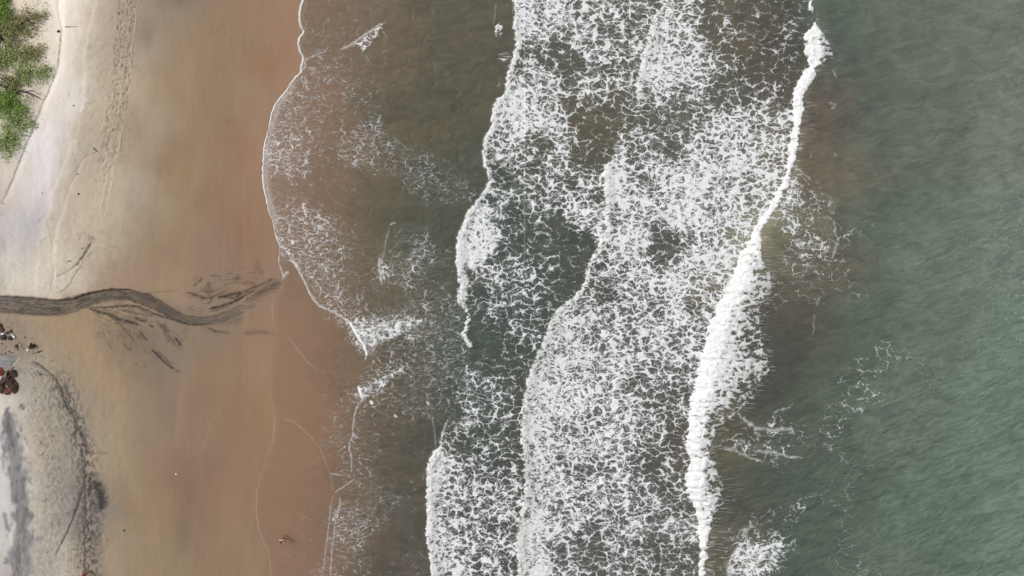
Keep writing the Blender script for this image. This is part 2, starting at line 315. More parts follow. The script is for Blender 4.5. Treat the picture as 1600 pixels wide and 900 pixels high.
dark = np.zeros(U.shape); light = np.zeros(U.shape); H = np.zeros(U.shape); brown = np.zeros(U.shape)
# light path of smooth pale sand and its little scarp on the landward side
pathL = Front([(88,-5),(91,20),(95,48),(93,70),(90,100),(84,122),(75,145),(66,160),(55,190),(45,215),(35,238),(27,260),(15,290),(5,310),(-12,340),(-40,400)], 1, 14, 61)
pathR = Front([(153,-5),(148,20),(140,45),(133,75),(132,110),(132,150),(128,180),(118,215),(105,245),(95,275),(82,300),(75,330),(66,360),(60,400),(56,455)], 3, 14, 63)
dl = pathL.d(U, V); dr = pathR.d(U, V); inV = ss(470, 440, V)
H += -0.07 * ss(-1.5, 1.5, dl) * ss(330, 300, V) * np.exp(-np.maximum(dl, 0) / 22) + .03 * ss(-3, 4, dr) * inV * np.exp(-np.maximum(dr, 0) / 25)
brown = np.maximum(brown, np.exp(-((dl - .2) / 1.25) ** 2) * ss(330, 300, V) * ss(40, 56, V) * np.clip(.46 + .9 * fbm(U / 5, V / 5, 3, 70), .1, .85))
light = np.maximum(light, .10 * np.exp(-((dl - 5) / 5) ** 2) * ss(330, 300, V))
light = np.maximum(light, .06 * np.exp(-((dr + 1) / 2.5) ** 2) * inV)
rip = np.sin((U * .12 + V * .99 + 5 * fbm(U / 40, V / 40, 2, 72)) / 1.6)
dark = np.maximum(dark, .13 * blob(U, V, 52, 345, 14, 26, 25) + .12 * blob(U, V, 40, 380, 20, 26))
# second soft scarp and pale rim
scar = [(150,238),(138,242),(128,250),(122,262),(112,285),(105,305),(98,330),(90,350),(84,380),(82,410),(83,430),(80,450)]
light = np.maximum(light, .08 * stroke(U - 2, V, scar, 3, 1.5)); brown = np.maximum(brown, .5 * stroke(U, V, scar[:5], 1.0, 1))
H += -.025 * stroke(U, V, scar, 3)
brown = np.maximum(brown, .45 * stroke(U, V, [(82,410),(84,425),(82,440),(79,455)], 1.0, 1))
# the stream and its dark sediment
cen = [(-60,474),(0,475),(50,478),(90,481),(115,477),(140,467),(170,460),(200,460),(230,469),(250,479),(270,491),(290,499),(320,503),(345,498),(370,488),(395,474),(415,458),(435,444)]
hw = [13,13,13.5,12,11,10,8.5,8,9.5,9,7,6.5,7,8,8,9,10,9]
D, Tp = polyd(U + 1.5 * fbm(U / 8, V / 8, 2, 81), V + 1.5 * fbm(U / 8, V / 8, 2, 82), cen, 60)
L = np.r_[0, np.cumsum(np.hypot(*np.diff(np.array(cen, float), axis=0).T))]; L /= L[-1]
W = np.interp(Tp, L, hw); fray = ss(1.0, .80, Tp + .22 * fbm(U / 14, V / 2.5, 3, 87)); inside = ss(1.0, .86, D / W) * (D < 900) * fray
softin = ss(1.3, .4, D / W) * fray
fade = ss(1.0, .55, Tp)
k = inside * (.25 + .75 * fade) ; ksoft = softin * (1 - fade)
scol = lin([98, 84, 70]); T = T * (1 - (.82 * k)[..., None]) + scol * (.82 * k)[..., None]
dk2 = lin([98, 87, 78]); q = (.6 * ksoft)[..., None]; T = T * (1 - q) + dk2 * q
H -= .22 * inside * ss(1.0, .5, Tp) + .01 * inside
bank = np.exp(-((D / W - .97) / .15) ** 2) * ss(.75, .4, Tp); brown = np.maximum(brown, bank * np.clip(.9 + .6 * fbm(U / 12, V / 12, 2, 88), .3, 1))
acr = V - np.interp(U, [c[0] for c in cen], [c[1] for c in cen]); sed = fbm(U / 24 + .3 * fbm(U / 9, V / 9, 2, 83), acr / 3.0, 4, 84, .6)
sed2 = fbm(U / 9, acr / 1.6, 3, 85)
dark = np.maximum(dark, softin * np.clip(ss(-.05, .22, sed) * .85 + .35 * ss(0, .35, sed2), 0, .92) * ss(1.02, .5, Tp))
for pts, w, a in [([(0,468),(20,470),(45,478),(70,484),(90,486)], 4, .55), ([(0,484),(30,487),(50,490),(80,491),(110,488)], 2.6, .6), ([(20,464),(50,470),(70,472),(90,470),(130,461),(150,456)], 2.0, .5),
    ([(135,479),(150,470),(170,466),(190,467),(205,463)], 5.5, .5), ([(165,468),(180,470),(190,472)], 4, .35), ([(222,462),(240,470),(255,480),(275,491),(285,496)], 7, .5),([(240,468),(262,484)], 5, .35),
    ([(290,503),(320,507),(350,499),(370,492)], 5, .3), ([(350,500),(365,497),(380,490)], 8, .28),
    ([(400,462),(415,452),(428,446),(440,442)], 7, .6), ([(432,438),(437,448),(438,462)], 5, .35), ([(385,468),(405,456),(425,447)], 5, .45)]:
    dark = np.maximum(dark, min(.9, a * 1.4) * stroke(U, V, pts, w, 2.0) * np.clip(.75 + .9 * sed2, .3, 1.1))
# combed ripple marks of the stream
rp = np.sin((U * .93 - V * .36 + 2 * fbm(U / 12, V / 12, 2, 90)) * 1.35)
rmask = .55 * stroke(U, V, [(340,504),(362,503),(382,498)], 8, 1) + .35 * stroke(U, V, [(285,490),(300,494),(315,497)], 6) + .4 * stroke(U, V, [(160,470),(175,472),(188,474)], 4)
dark = np.maximum(dark, rmask * ss(.1, .9, rp)); H += .03 * rmask * rp
def fanmask(au, av, t0, t1, r0, r1, seed, kr, kt, thr, amp):
    du, dv = U - au, V - av; r = np.hypot(du, dv) + 1e-6; th = np.degrees(np.arctan2(dv, du)) % 360; th = np.where(th > 300, th - 360, th) + 4 * fbm(U / 25, V / 25, 2, seed + 7)
    m = ss(t0 - 4, t0 + 4, th) * ss(t1 + 5, t1 - 5, th) * ss(r0 - 8, r0 + 14, r) * ss(r1 + 10, r1 - 50, r)
    nz = fbm(r / kr, th / kt, 4, seed, .6) + .25 * fbm(r / (kr * 2.5), th / (kt * 2), 2, seed + 3); return m * ss(thr, thr + .22, nz) * amp
dark = np.maximum(dark, fanmask(118, 474, 8, 42, 30, 190, 171, 24, 4.2, .13, .62))
dark = np.maximum(dark, fanmask(100, 470, 24, 46, 50, 175, 173, 18, 3.0, .2, .5))
dark = np.maximum(dark, fanmask(455, 430, 158, 184, 20, 165, 175, 24, 3.2, .14, .6))
dark = np.maximum(dark, fanmask(460, 405, 150, 176, 20, 110, 177, 14, 4, .22, .3))
RILLS = [([(138,481),(155,480.5),(178,480),(200,477),(215,479),(232,486),(243,491),(256,495),(275,501),(295,507),(325,507)], 1.6, .75),
 ([(165,480),(190,478.5),(206,479),(215,481)], 2.2, .6),([(140,482),(152,487),(168,490),(178,496),(192,501),(207,504),(218,508)], 3.0, .75),([(178,500),(192,502),(206,506),(216,509)], 2.2, .6),
 ([(160,486),(172,490),(186,496)], 2.2, .6),([(175,497),(186,505),(196,515),(206,527),(213,534)], 1.2, .55),([(216,517),(224,524),(232,533)], 1.3, .6),([(190,484),(205,488),(216,491)], 1.2, .6),
 ([(196,484),(212,490),(226,492),(240,494)], 1.1, .5),([(210,496),(222,501),(229,503)], 1.2, .7),([(233,507),(240,512)], 1.6, .75),([(236,545),(246,554),(256,565),(266,573),(273,577)], 1.7, .95),
 ([(244,550),(252,560)], 5, .35),([(273,577),(282,582)], .9, .6),([(273,527),(279,534),(283,540)], 1.9, .75),([(256,518),(266,528),(276,540)], 4, .35),([(155,518),(160,530)], 1.2, .35),([(160,515),(166,532)], 1.0, .35),
 ([(150,528),(158,520)], 5, .15),([(292,458),(302,460),(320,466),(335,466)], 1.9, .7),([(298,459),(310,460)], 3.0, .5),([(314,468),(330,464),(345,459),(356,453)], 1.3, .5),
 ([(340,465),(352,463),(365,459),(380,458)], 2.6, .75),([(356,465),(366,466),(376,460),(388,455)], 2.0, .65),([(326,483),(345,479),(358,474),(370,470),(382,462)], 1.9, .95),([(360,474),(372,468),(385,460),(400,452)], 2.2, .6),
 ([(370,460),(385,454),(400,448),(415,442),(428,436)], 2.0, .6),([(302,448),(310,441),(318,434)], 1.6, .45),([(385,440),(394,442),(400,445)], 1.1, .65),([(314,454),(326,457),(336,456)], 1.6, .5),
 ([(330,458),(345,452),(352,445),(365,441),(378,442),(390,446)], 1.0, .3),([(294,480),(306,486),(318,488)], 1.0, .4),([(402,408),(404,418),(406,428)], 1.1, .4),([(398,428),(402,415),(412,430)], 5, .15),
 ([(322,512),(335,517),(345,519),(360,521)], 1.0, .6),([(380,522),(400,519),(420,520),(432,523)], 3.6, .28),
 ([(142,380),(137,388),(131,398),(124,408),(119,415)], 1.7, .8),([(140,376),(146,370)], 7, .3),([(120,413),(108,422),(98,428),(88,432)], 1.1, .45),([(104,410),(112,407)], 1.8, .55),([(136,402),(144,394)], 1.5, .3),
 ([(130,410),(124,420),(116,430),(110,442),(102,452),(92,457)], 1.0, .5),
 ([(50,565),(58,568),(66,574),(75,581),(84,590),(90,597)], 1.5, .8),([(90,596),(95,608),(98,620),(104,634),(109,645)], 2.6, .85),([(100,600),(104,612),(110,622)], 3.5, .55),([(104,624),(112,640),(116,652)], 1.4, .7),
 ([(110,640),(118,658),(124,672),(130,688),(134,702)], 2.4, .75),([(120,642),(116,655)], 4, .4),([(126,672),(133,688),(137,700)], 2.0, .6),([(133,703),(133.5,740),(133,800),(133,905)], .9, .75),([(128,704),(129,730),(129,745)], 2.2, .5),
 ([(137,704),(143,698),(150,694)], 1.3, .5),([(140,708),(155,708),(172,709)], .8, .4),([(133,742),(130,760),(125,778),(119,797),(112,815),(104,832),(95,850),(86,868)], 1.5, .75),([(127,762),(122,785),(115,803)], 3.5, .45),
 ([(140,742),(142,760),(140,775)], 2.4, .65),([(148,752),(156,768),(160,783),(158,797)], 9, .85),([(146,752),(152,765)], 4,.4),([(135,812),(136,822)], 5, .6),([(147,830),(149,850)], 2.0,.5),([(112,858),(124,860)], 1.2,.6),([(140,790),(150,800)],5,.3),([(122,820),(112,850)],7,.25),([(140,835),(150,870)],6,.25),
 ([(12,650),(16,675),(20,700)], 4, .35),([(38,640),(32,632)], 5, .5),([(108,600),(103,596)], 3, .3),([(52,582),(60,584),(66,585)], 1.2, .7)]
grain_s = fbm(U / 7, V / 5, 3, 99)
for i, (pts, w, a) in enumerate(RILLS):
    s = stroke(U, V, pts, w, 1.6, seed=100 + i, wl=6)
    s = s * np.clip(1.0 + .9 * grain_s, .35, 1.2); dark = np.maximum(dark, np.clip(s * a * 1.35, 0, 1)); H -= .05 * s * a
    if w < 4 and len(pts) > 2:
        for q in range(3):
            p_ = np.array(pts, float); n_ = len(p_); i0 = rng.randint(0, max(1, n_ - 2)); p_ = p_[i0:i0 + 3] + rng.normal(0, 1.6 + w * .5, 2)
            s = stroke(U, V, p_, rng.uniform(.55, .9 + w * .2), 1.8, seed=400 + i * 5 + q, wl=6); dark = np.maximum(dark, s * a * rng.uniform(.35, .8))
brown = np.maximum(brown, .55 * stroke(U, V, [(215,458),(240,457),(262,455),(285,453)], .9, .6))
brown = np.maximum(brown, .5 * stroke(U, V, [(205,455),(225,463),(245,470)], .8, .6))
# wide wet grey streak in the pale sand at the lower left
g1 = np.clip(stroke(U, V, [(12,640),(18,690),(26,730),(32,760),(38,800)], 18, 5, wl=16) + stroke(U, V, [(34,790),(36,830),(32,860),(32,910)], 19, 5, wl=16), 0, 1)
g1 = ss(.22, .85, g1 + .75 * fbm(U / 14, V / 26, 4, 120, .6)); gc = lin([128, 127, 129])
g2 = g1 * ss(.1, .45, fbm(U / 8 + 9, V / 22, 3, 121) + .2)
T = T * (1 - .85 * g1[..., None]) + gc * .85 * g1[..., None]; T *= (1 - .3 * g2)[..., None]
g3 = ss(.4, .8, stroke(U, V, [(6,800),(10,818),(15,832)], 5, 2)) * .6; T = T * (1 - g3[..., None]) + lin([112, 113, 120]) * g3[..., None]
light = np.maximum(light, .2 * stroke(U, V, [(20,650),(28,672),(38,692),(45,710)], 2.0)); light = np.maximum(light, .08 * stroke(U, V, [(13,798),(15,825),(18,850)], 1.4))
dark = np.maximum(dark, .25 * blob(U, V, 228, 55, 14, 22) + .2 * blob(U, V, 280, 2, 22, 10)); dark = np.maximum(dark, .28 * blob(U, V, 2, 445, 10, 26) + .16 * blob(U, V, 3, 385, 8, 12))
dark = np.maximum(dark, .16 * blob(U, V, 205, 535, 45, 22, 20)); dark = np.maximum(dark, .12 * blob(U, V, 290, 790, 10, 110, 2))
# rivulet fans and long faint drag marks on the damp sand
fan = fbm(U / 30 + V / 60, V / 3.2 - U / 9, 3, 130); light = np.maximum(light, .1 * ss(.1, .5, fan) * blob(U, V, 160, 400, 45, 55, -30)); dark = np.maximum(dark, .12 * ss(.1, .5, -fan) * blob(U, V, 170, 390, 45, 55, -30))
fan = fbm((U + V * .7) / 40, (V - U * .9) / 5, 3, 132); dark = np.maximum(dark, .10 * ss(.05, .45, fan) * blob(U, V, 210, 560, 90, 60, 35))
# old swash lines drying on the sand
for pts, w, a in [([(432,465),(425,480),(428,500),(437,512),(446,521),(458,535),(470,552),(482,567),(500,580)], .8, .22),([(275,700),(278,650),(280,610)], 1.2, .06),([(318,700),(330,660),(345,640)], .9, .12)]:
    light = np.maximum(light, a * stroke(U, V, pts, w, .8))
# wheel tracks and footprints, modelled in relief, with lit and shaded sides also painted in
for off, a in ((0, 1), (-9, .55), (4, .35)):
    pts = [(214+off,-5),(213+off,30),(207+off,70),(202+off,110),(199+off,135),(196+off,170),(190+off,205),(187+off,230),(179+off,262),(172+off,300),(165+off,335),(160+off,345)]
    brk_ = np.clip(.75 + 1.2 * fbm(U / 30 + off, V / 26, 3, 66), 0, 1); light = np.maximum(light, .15 * a * brk_ * stroke(U, V, pts, .9, 1.4)); dark = np.maximum(dark, .36 * a * brk_ * stroke(U - 2, V, pts, 1.0, 1.4)); H += .05 * a * brk_ * stroke(U, V, pts, 1.0, 1.4)  # sunlit ridge and its shaded right side put into the colour
for off in (0, 5, 10, -5): 
    pts = [(113+off,905),(112+off,860),(114+off,835)]; dark = np.maximum(dark, .25 * stroke(U, V, pts, .8, .5)); H -= .03 * stroke(U, V, pts, 1.0, .4)
us = U[0]; vs = V[:, 0]
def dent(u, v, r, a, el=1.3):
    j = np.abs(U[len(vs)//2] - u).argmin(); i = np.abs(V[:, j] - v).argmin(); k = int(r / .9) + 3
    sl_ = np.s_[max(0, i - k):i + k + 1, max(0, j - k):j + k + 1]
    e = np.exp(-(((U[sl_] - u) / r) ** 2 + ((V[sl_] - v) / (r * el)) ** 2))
    H[sl_] -= .08 * a * e; dark[sl_] = np.maximum(dark[sl_], .62 * a * e)  # hollow's shade painted into the colour, along with darker damp sand
    e2 = np.exp(-(((U[sl_] - u + 1.3 * r) / r) ** 2 + ((V[sl_] - v) / (r * el)) ** 2)); light[sl_] = np.maximum(light[sl_], .12 * a * e2)  # sunlit rim painted on the left of each print
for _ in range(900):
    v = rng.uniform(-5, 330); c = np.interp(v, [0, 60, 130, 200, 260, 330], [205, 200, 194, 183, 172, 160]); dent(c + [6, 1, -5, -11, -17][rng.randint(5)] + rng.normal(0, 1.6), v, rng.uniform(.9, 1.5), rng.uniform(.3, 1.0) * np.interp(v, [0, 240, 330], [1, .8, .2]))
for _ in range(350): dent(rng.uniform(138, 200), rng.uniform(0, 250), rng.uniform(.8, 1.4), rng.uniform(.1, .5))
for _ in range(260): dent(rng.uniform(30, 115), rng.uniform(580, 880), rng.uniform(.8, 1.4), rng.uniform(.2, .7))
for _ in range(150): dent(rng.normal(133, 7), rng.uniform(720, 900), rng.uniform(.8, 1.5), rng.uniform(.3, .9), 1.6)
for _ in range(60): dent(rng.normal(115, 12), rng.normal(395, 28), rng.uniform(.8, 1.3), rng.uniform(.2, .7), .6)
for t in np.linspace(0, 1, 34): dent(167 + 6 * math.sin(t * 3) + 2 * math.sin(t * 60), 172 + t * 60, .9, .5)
# broad dune relief
relief = .10 * fbm(U / 60, V / 90, 3, 140) * ss(330, 150, U) + .03 * fbm(U / 9, V / 12, 3, 141) * ss(260, 160, U) + .012 * fbm(U / 40, V / 120, 3, 142)
inframe = (np.abs(U - 800) < 900) & (np.abs(V - 450) < 560)
Z = Z + (H + relief) * inframe
dkc = np.array([.20, .21, .245])
chm = stroke(U, V, [(95,600),(115,650),(130,700),(140,780),(140,860),(138,905)], 20, 3, False) + .35 * stroke(U, V, [(70,640),(80,720),(90,800),(70,880)], 22, 3, False)
char_ = fbm(U / 5 + .8 * fbm(U / 14, V / 14, 2, 151), V / 9, 4, 150, .62); dark = np.maximum(dark, np.clip(chm, 0, 1) * ss(-.2, .22, char_) * .92)
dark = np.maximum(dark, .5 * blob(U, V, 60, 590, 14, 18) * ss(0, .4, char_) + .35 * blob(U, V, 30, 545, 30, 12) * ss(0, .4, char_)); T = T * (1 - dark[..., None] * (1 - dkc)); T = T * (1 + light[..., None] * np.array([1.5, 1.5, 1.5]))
bc = lin([84, 66, 54]); T = T * (1 - .75 * np.clip(brown, 0, 1)[..., None]) + bc * .75 * np.clip(brown, 0, 1)[..., None]
# puddle hollow
pudm = ss(0, 1.2, (V - (553 + .12 * U))) * ss(0, 1.5, (33 - (V - 556) * .75) - U) * (V < 590) * (U > -40)
Z = Z - .06 * pudm
keep = np.ones((X.shape[0] - 1, X.shape[1] - 1), bool)
def cellmask(a): return (a[:-1, :-1] + a[1:, 1:] + a[:-1, 1:] + a[1:, :-1]) / 4 > .5
ustrm = cellmask(((D / W) < .95) * (D < 900) * (Tp < .97) * 1.0)
upath = cellmask((dl > 0) * (dr < 0) * (V < 452) * (V > -60) * 1.0) & ~ustrm
at = dict(tint=T, trample=trample * (1 - pudm), wet=np.clip(wet + inside * .6, 0, 1))
SZ = Z
props(grid_object('beach_sand', X, Y, Z, ~ustrm & ~upath, at, SAND), kind='structure')
props(grid_object('sand_path', X, Y, Z, upath, at, SAND), kind='structure')
props(grid_object('stream_bed', X, Y, Z, ustrm, at, SAND), kind='structure')
SU, SV = U, V
def ground(u, v):
    p = place(u, v); j = np.abs(X[0] - p.x).argmin(); i = np.abs(Y[:, 0] - p.y).argmin()
    return Vector((p.x, p.y, float(SZ[i, j])))

# ================================================================= WATER
XW, YW, U, V = lattice(-33, 66, -38, 38, 0.125, 2600)
GX, GY = X, Y
rg = 2.2 * fbm(U / 6, V / 6, 4, 199, .6); rg2 = fbm(U / 12, V / 4, 4, 198, .6)
sh = shore.d(U, V); dA = frontA.d(U, V) + rg; dB = frontB.d(U, V) + rg; dCL = leftC.d(U, V) + rg; dCR = rightC.d(U, V) + 7 * rg2 * np.interp(V, [0, 300, 380, 640, 700, 905], [.3, .5, 1, 1, .3, .4]); dS = swell.d(U, V)
sea = [(430,250,141,116,98),(425,200,140,114,96),(470,150,133,108,88),(500,60,123,103,84),(480,20,126,104,84),(550,40,119,103,86),(620,100,113,99,81),(700,50,99,93,78),(745,100,98,91,78),(680,150,91,88,74),(620,200,101,93,77),(550,250,122,102,82),(500,300,124,101,82),(600,300,103,95,78),(700,300,89,88,76),(550,400,113,99,80),(650,350,89,88,76),(700,400,85,86,76),(600,450,106,95,79),(650,500,99,91,77),(700,520,84,87,77),(500,450,127,106,87),(540,560,120,99,81),(600,600,104,92,76),(650,600,97,87,74),(700,600,80,85,76),(560,700,112,97,82),(620,720,99,88,74),(660,700,84,83,74),(550,800,116,99,83),(600,850,99,89,77),(650,800,90,85,76),(650,880,92,85,76),(520,580,132,108,88),(470,600,142,114,92),(450,500,145,117,94),(450,700,146,116,91),(480,780,139,112,90),(440,800,143,115,91),(450,860,141,114,93),(500,850,131,107,89),(500,680,140,112,90),(440,600,147,117,92),(470,530,140,114,92),(430,330,138,112,92),(450,400,130,108,90),(455,430,134,112,94),
(850,100,92,93,82),(900,200,95,92,78),(850,300,84,89,79),(900,350,80,85,76),(800,350,78,85,77),(780,520,76,84,77),(800,600,78,82,73),(750,600,80,85,76),(740,540,76,85,77),(750,680,78,82,74),(780,760,76,78,72),(740,850,78,78,72),(1000,300,90,93,85),(1000,600,86,90,82),(1000,800,88,90,84),(1150,50,98,95,82),(1200,100,95,89,79),(1100,300,92,95,87),(1100,150,94,96,86),(900,600,82,87,80),(900,800,84,87,80),(1080,700,84,82,76),(1060,850,86,86,78),(1230,70,76,76,68),(1235,120,78,78,72),
(1255,190,108,101,88),(1262,150,106,98,87),(1290,200,96,90,82),(1245,270,114,106,88),(1208,372,140,137,112),(1245,400,98,100,86),(1230,440,106,97,84),(1240,500,88,87,79),(1250,550,84,87,79),(1200,620,84,88,79),(1140,700,100,97,82),(1180,760,87,91,82),(1210,750,82,95,85),(1230,700,90,97,87),(1130,850,108,104,88),(1290,400,98,92,82),(1310,280,108,104,92),(1150,780,90,90,80),(1120,700,112,106,84),
(1290,50,92,104,93),(1330,100,90,101,91),(1400,50,99,108,97),(1500,30,105,114,101),(1580,30,108,117,105),(1350,200,91,102,92),(1450,200,99,109,98),(1580,200,109,119,107),(1350,350,92,104,93),(1450,400,101,114,102),(1580,400,107,122,110),(1350,500,89,101,89),(1450,500,99,112,99),(1580,500,107,124,110),(1300,600,87,99,86),(1400,650,96,110,98),(1550,650,103,120,107),(1300,750,84,96,85),(1450,800,93,111,97),(1580,800,104,121,106),(1260,850,84,97,86),(1400,880,93,108,95)]
T = lin(cpoints(U, V, sea, 34, 22, 6))
PA = [(830,30,.72),(900,40,.6),(960,30,.5),(820,90,.45),(888,98,.2),(930,80,.6),(960,100,.5),(985,60,.45),(850,140,.7),(920,140,.5),(900,170,.28),(930,195,.12),(960,180,.3),(820,180,.85),(860,190,.7),(800,200,.8),(870,220,.55),(920,240,.22),(800,245,.7),(830,230,.4),(775,240,.6),(785,275,.1),(800,268,.25),(850,280,.5),(900,280,.45),(930,300,.5),(900,330,.62),(850,320,.42),(820,300,.5),(780,300,.5),(770,330,.72),(760,370,.85),(740,390,.95),(795,340,.22),(800,360,.25),(850,355,.3),(870,370,.06),(900,380,.1),(930,350,.7),(835,385,.1),(860,400,.25),(790,395,.3),(800,420,.5),(830,410,.45),(850,430,.5),(820,440,.52),(870,450,.12),(900,420,.06),(760,430,.5),(780,460,.6),(770,480,.65),(750,455,.1),(755,510,.0),(770,540,0),(750,560,.0),(740,545,0),(800,470,.1),(830,480,.28),(850,470,.15),(810,490,.42),(830,500,.45),(800,515,.5),(790,545,.12),(820,535,.25),(800,560,.1),(840,520,.25),(780,575,.25),(740,590,.4),(720,600,.25),(750,600,.55),(790,600,.3),(730,640,.45),(770,640,.4),(800,620,.28),(720,660,.55),(760,670,.45),(800,660,.38),(705,650,.05),(700,680,.1),(720,690,.3),(760,700,.33),(790,700,.33),(690,720,.85),(720,730,.55),(760,740,.38),(790,740,.42),(700,780,.7),(740,780,.5),(780,780,.55),(800,800,.5),(700,850,.72),(740,850,.55),(780,850,.55),(740,890,.5),(790,890,.48),(700,890,.75)]
PB = [(1040,50,.72),(1080,60,.62),(1120,40,.33),(1150,20,.22),(1180,30,.12),(1130,80,.42),(1180,60,.28),(1220,60,.28),(1245,90,.05),(1210,90,.28),(1200,20,.2),(1060,110,.75),(1030,130,.85),(1100,120,.6),(1150,130,.28),(1190,120,.12),(1130,145,.18),(1180,150,.45),(1220,140,.28),(1050,150,.48),(1010,170,.33),(1060,180,.38),(1100,170,.55),(1150,190,.75),(1200,190,.65),(1220,220,.55),(970,230,.5),(1010,240,.52),(1050,225,.35),(1100,230,.7),(1150,240,.72),(1200,250,.68),(960,280,.85),(1000,280,.62),(1050,270,.85),(1100,270,.75),(1150,290,.7),(1200,300,.68),(1000,320,.8),(1020,310,.6),(1060,330,.85),(1120,330,.72),(1170,330,.62),(1043,380,.15),(970,370,.7),(950,400,.68),(1000,370,.75),(1080,380,.75),(1130,390,.68),(1000,420,.7),(930,440,.58),(945,458,.3),(980,460,.65),(1060,440,.75),(1100,450,.68),(1090,475,.5),(900,490,.65),(950,500,.62),(1000,480,.58),(1050,500,.7),(870,540,.7),(920,550,.72),(980,540,.62),(1040,550,.62),(1080,530,.6),(850,600,.8),(900,600,.72),(960,600,.62),(1010,610,.5),(1060,600,.55),(840,660,.8),(900,650,.7),(960,660,.7),(1020,650,.5),(1060,630,.35),(840,720,.7),(900,720,.62),(970,710,.6),(1030,720,.38),(1060,700,.3),(840,760,.7),(900,760,.58),(960,770,.62),(1020,760,.48),(1060,770,.42),(830,820,.88),(880,810,.65),(950,820,.55),(1010,800,.52),(1060,820,.48),(830,880,.82),(880,860,.5),(920,860,.3),(980,860,.5),(1040,860,.42),(1080,870,.42),(1000,890,.45),(900,890,.5)]
PC = [(1260,150,0),(1270,220,.03),(1225,330,.5),(1235,345,.55),(1255,350,.35),(1262,375,.5),(1255,400,.5),(1280,395,.4),(1275,330,.22),(1275,350,.12),(1300,375,.25),(1302,395,.22),(1215,385,.05),(1230,390,.2),(1235,425,.15),(1265,425,.2),(1300,440,.1),(1320,330,.05),(1325,370,.1),(1340,400,.0),(1320,300,0),(1230,450,.18),(1215,450,.2),(1240,480,.02),(1270,500,.02),(1250,540,0),(1220,600,0),(1240,600,0),(1180,650,.0),(1150,665,.12),(1155,685,.42),(1170,675,.38),(1195,680,.3),(1210,675,.34),(1232,672,.3),(1205,700,.3),(1180,700,.3),(1135,690,.12),(1222,708,.22),(1240,690,.1),(1180,725,0),(1140,730,0),(1240,650,.05),(1245,720,0),(1180,770,0),(1150,800,0),(1200,785,.03),(1210,805,.16),(1225,815,.18),(1195,810,.15),(1185,830,.35),(1210,830,.2),(1160,830,.22),(1150,850,.5),(1165,870,.72),(1190,860,.72),(1215,855,.6),(1145,885,.7),(1200,885,.6),(1225,850,.3),(1235,870,.05),(1240,890,0),(1230,900,.05),(1215,895,.2),(1130,850,.05),(1125,890,.1),(1250,830,0),(1280,600,0),(1300,500,0),(1300,250,.05),(1320,100,0),(1275,120,.02),(1400,500,0),(1400,300,0),(1500,700,0),(1400,800,0),(1330,580,.03),(1347,575,.22),(1340,582,.26),(1368,560,.22),(1320,592,.14),(1300,640,.05),(1330,640,.15),(1360,622,.24),(1348,630,.14),(1295,650,.16),(1300,655,.14),(1380,600,.02),(1380,640,0),(1340,660,.04),(1310,560,0),(1345,540,0),(1270,640,.02),(1272,460,.12),(1276,470,.1),(1300,420,.15),(1262,460,.1)]
zA = ss(-1, 1.2, dA) * ss(1.2, -1, dB); zB = ss(-1, 1.2, dB) * ss(1, -1, dCL); zC = ss(0, 1, dCR); zCr = ss(-.8, .8, dCL) * ss(1.5, -1, dCR)
fA = cpoints(U, V, PA, 15, 9, 201); fA = np.maximum(fA, fA * .9 + .07); fB = cpoints(U, V, PB, 17, 9, 203); fC = cpoints(U, V, PC, 9, 5, 205)
# crest weights along each front: how solid and how wide the leading roll of foam is
aA = np.interp(V, [0,140,150,270,282,300,350,470,478,484,500,540,546,675,679,700,706,905], [1,1,1,1,.9,1,1,1,.9,.8,.9,.95,0,0,.9,.9,1,1])
wA = np.interp(V, [0,100,140,200,270,300,350,380,400,460,476,484,500,540,546,675,690,700,710,800,905], [11,14,12,14,10,10,16,20,24,22,12,7,9,12,4,2,6,4,22,26,24])
aB = np.interp(V, [0,60,155,165,204,210,250,262,300,360,440,470,905], [.75,.95,1.05,0,0,.45,.5,1,1.1,.85,.8,.85,1.0])
wB = np.interp(V, [0,60,155,165,204,210,262,330,380,450,560,700,905], [8,16,14,4,3,8,14,16,13,12,16,14,18])
crA = aA * ss(wA * 1.1, wA * .35, dA) * zA; crB = aB * ss(wB * 1.2, wB * .35, dB) * zB
thick = np.clip((rightC.f(V) - leftC.f(V)) / 90, 0, 1)
cfrac = np.clip(dCL / np.maximum(1, (dCL - dCR)), 0, 1)
lump = fbm(U / 7, V / 7, 3, 210)
lump2 = fbm(U / 14 + .5 * fbm(U / 30, V / 9, 2, 214), V / 6.5, 3, 212, .6)
fCr = (1.22 - .44 * ss(.15, .75, cfrac) * ss(.15, .6, thick) * (.6 + 2.2 * ss(-.1, .3, lump2)) - .3 * ss(.5, 1, cfrac) + .3 * lump)
grain = fbm(U / 3.2, V / 3.2, 3, 211)
foam = zA * np.maximum(fA, crA * (.98 + .9 * grain)) + zB * np.maximum(fB, crB * (.95 + .9 * grain)) + zC * fC * ss(-1, 6, dCR)
foam = np.maximum(foam, zB * np.exp(-np.maximum(-dCL, 0) / 16) * (.62 + .5 * grain) * np.interp(V, [0, 140, 230, 620, 700, 905], [.15, .4, 1, 1, .7, .6]))
foam = np.maximum(foam * (1 - zCr), zCr * np.clip(fCr, .34, 1.4))
foam = np.where(dA < 0, 0, foam)
# stringy spray fringe behind the thick part of the crest
fr = ss(14, 0, dCR) * ss(-3, 1, dCR) * np.interp(V, [0,300,330,350,400,420,640,690,760,800,905], [.1,.5,.9,.2,.2,.9,.9,.25,.5,.3,.3])
streak = fr * .85 + .35 * ss(45, 0, dCR) * ss(0, 3, dCR) * np.interp(V, [0,130,200,330,380,450,600,700,800,900], [0,.5,.7,.4,1,.3,.15,.5,1.3,1.3]) + .35 * blob(U, V, 1245, 420, 38, 26, 25)
streak = np.maximum(streak, .55 * blob(U, V, 1110, 850, 40, 45, 20) * zC)
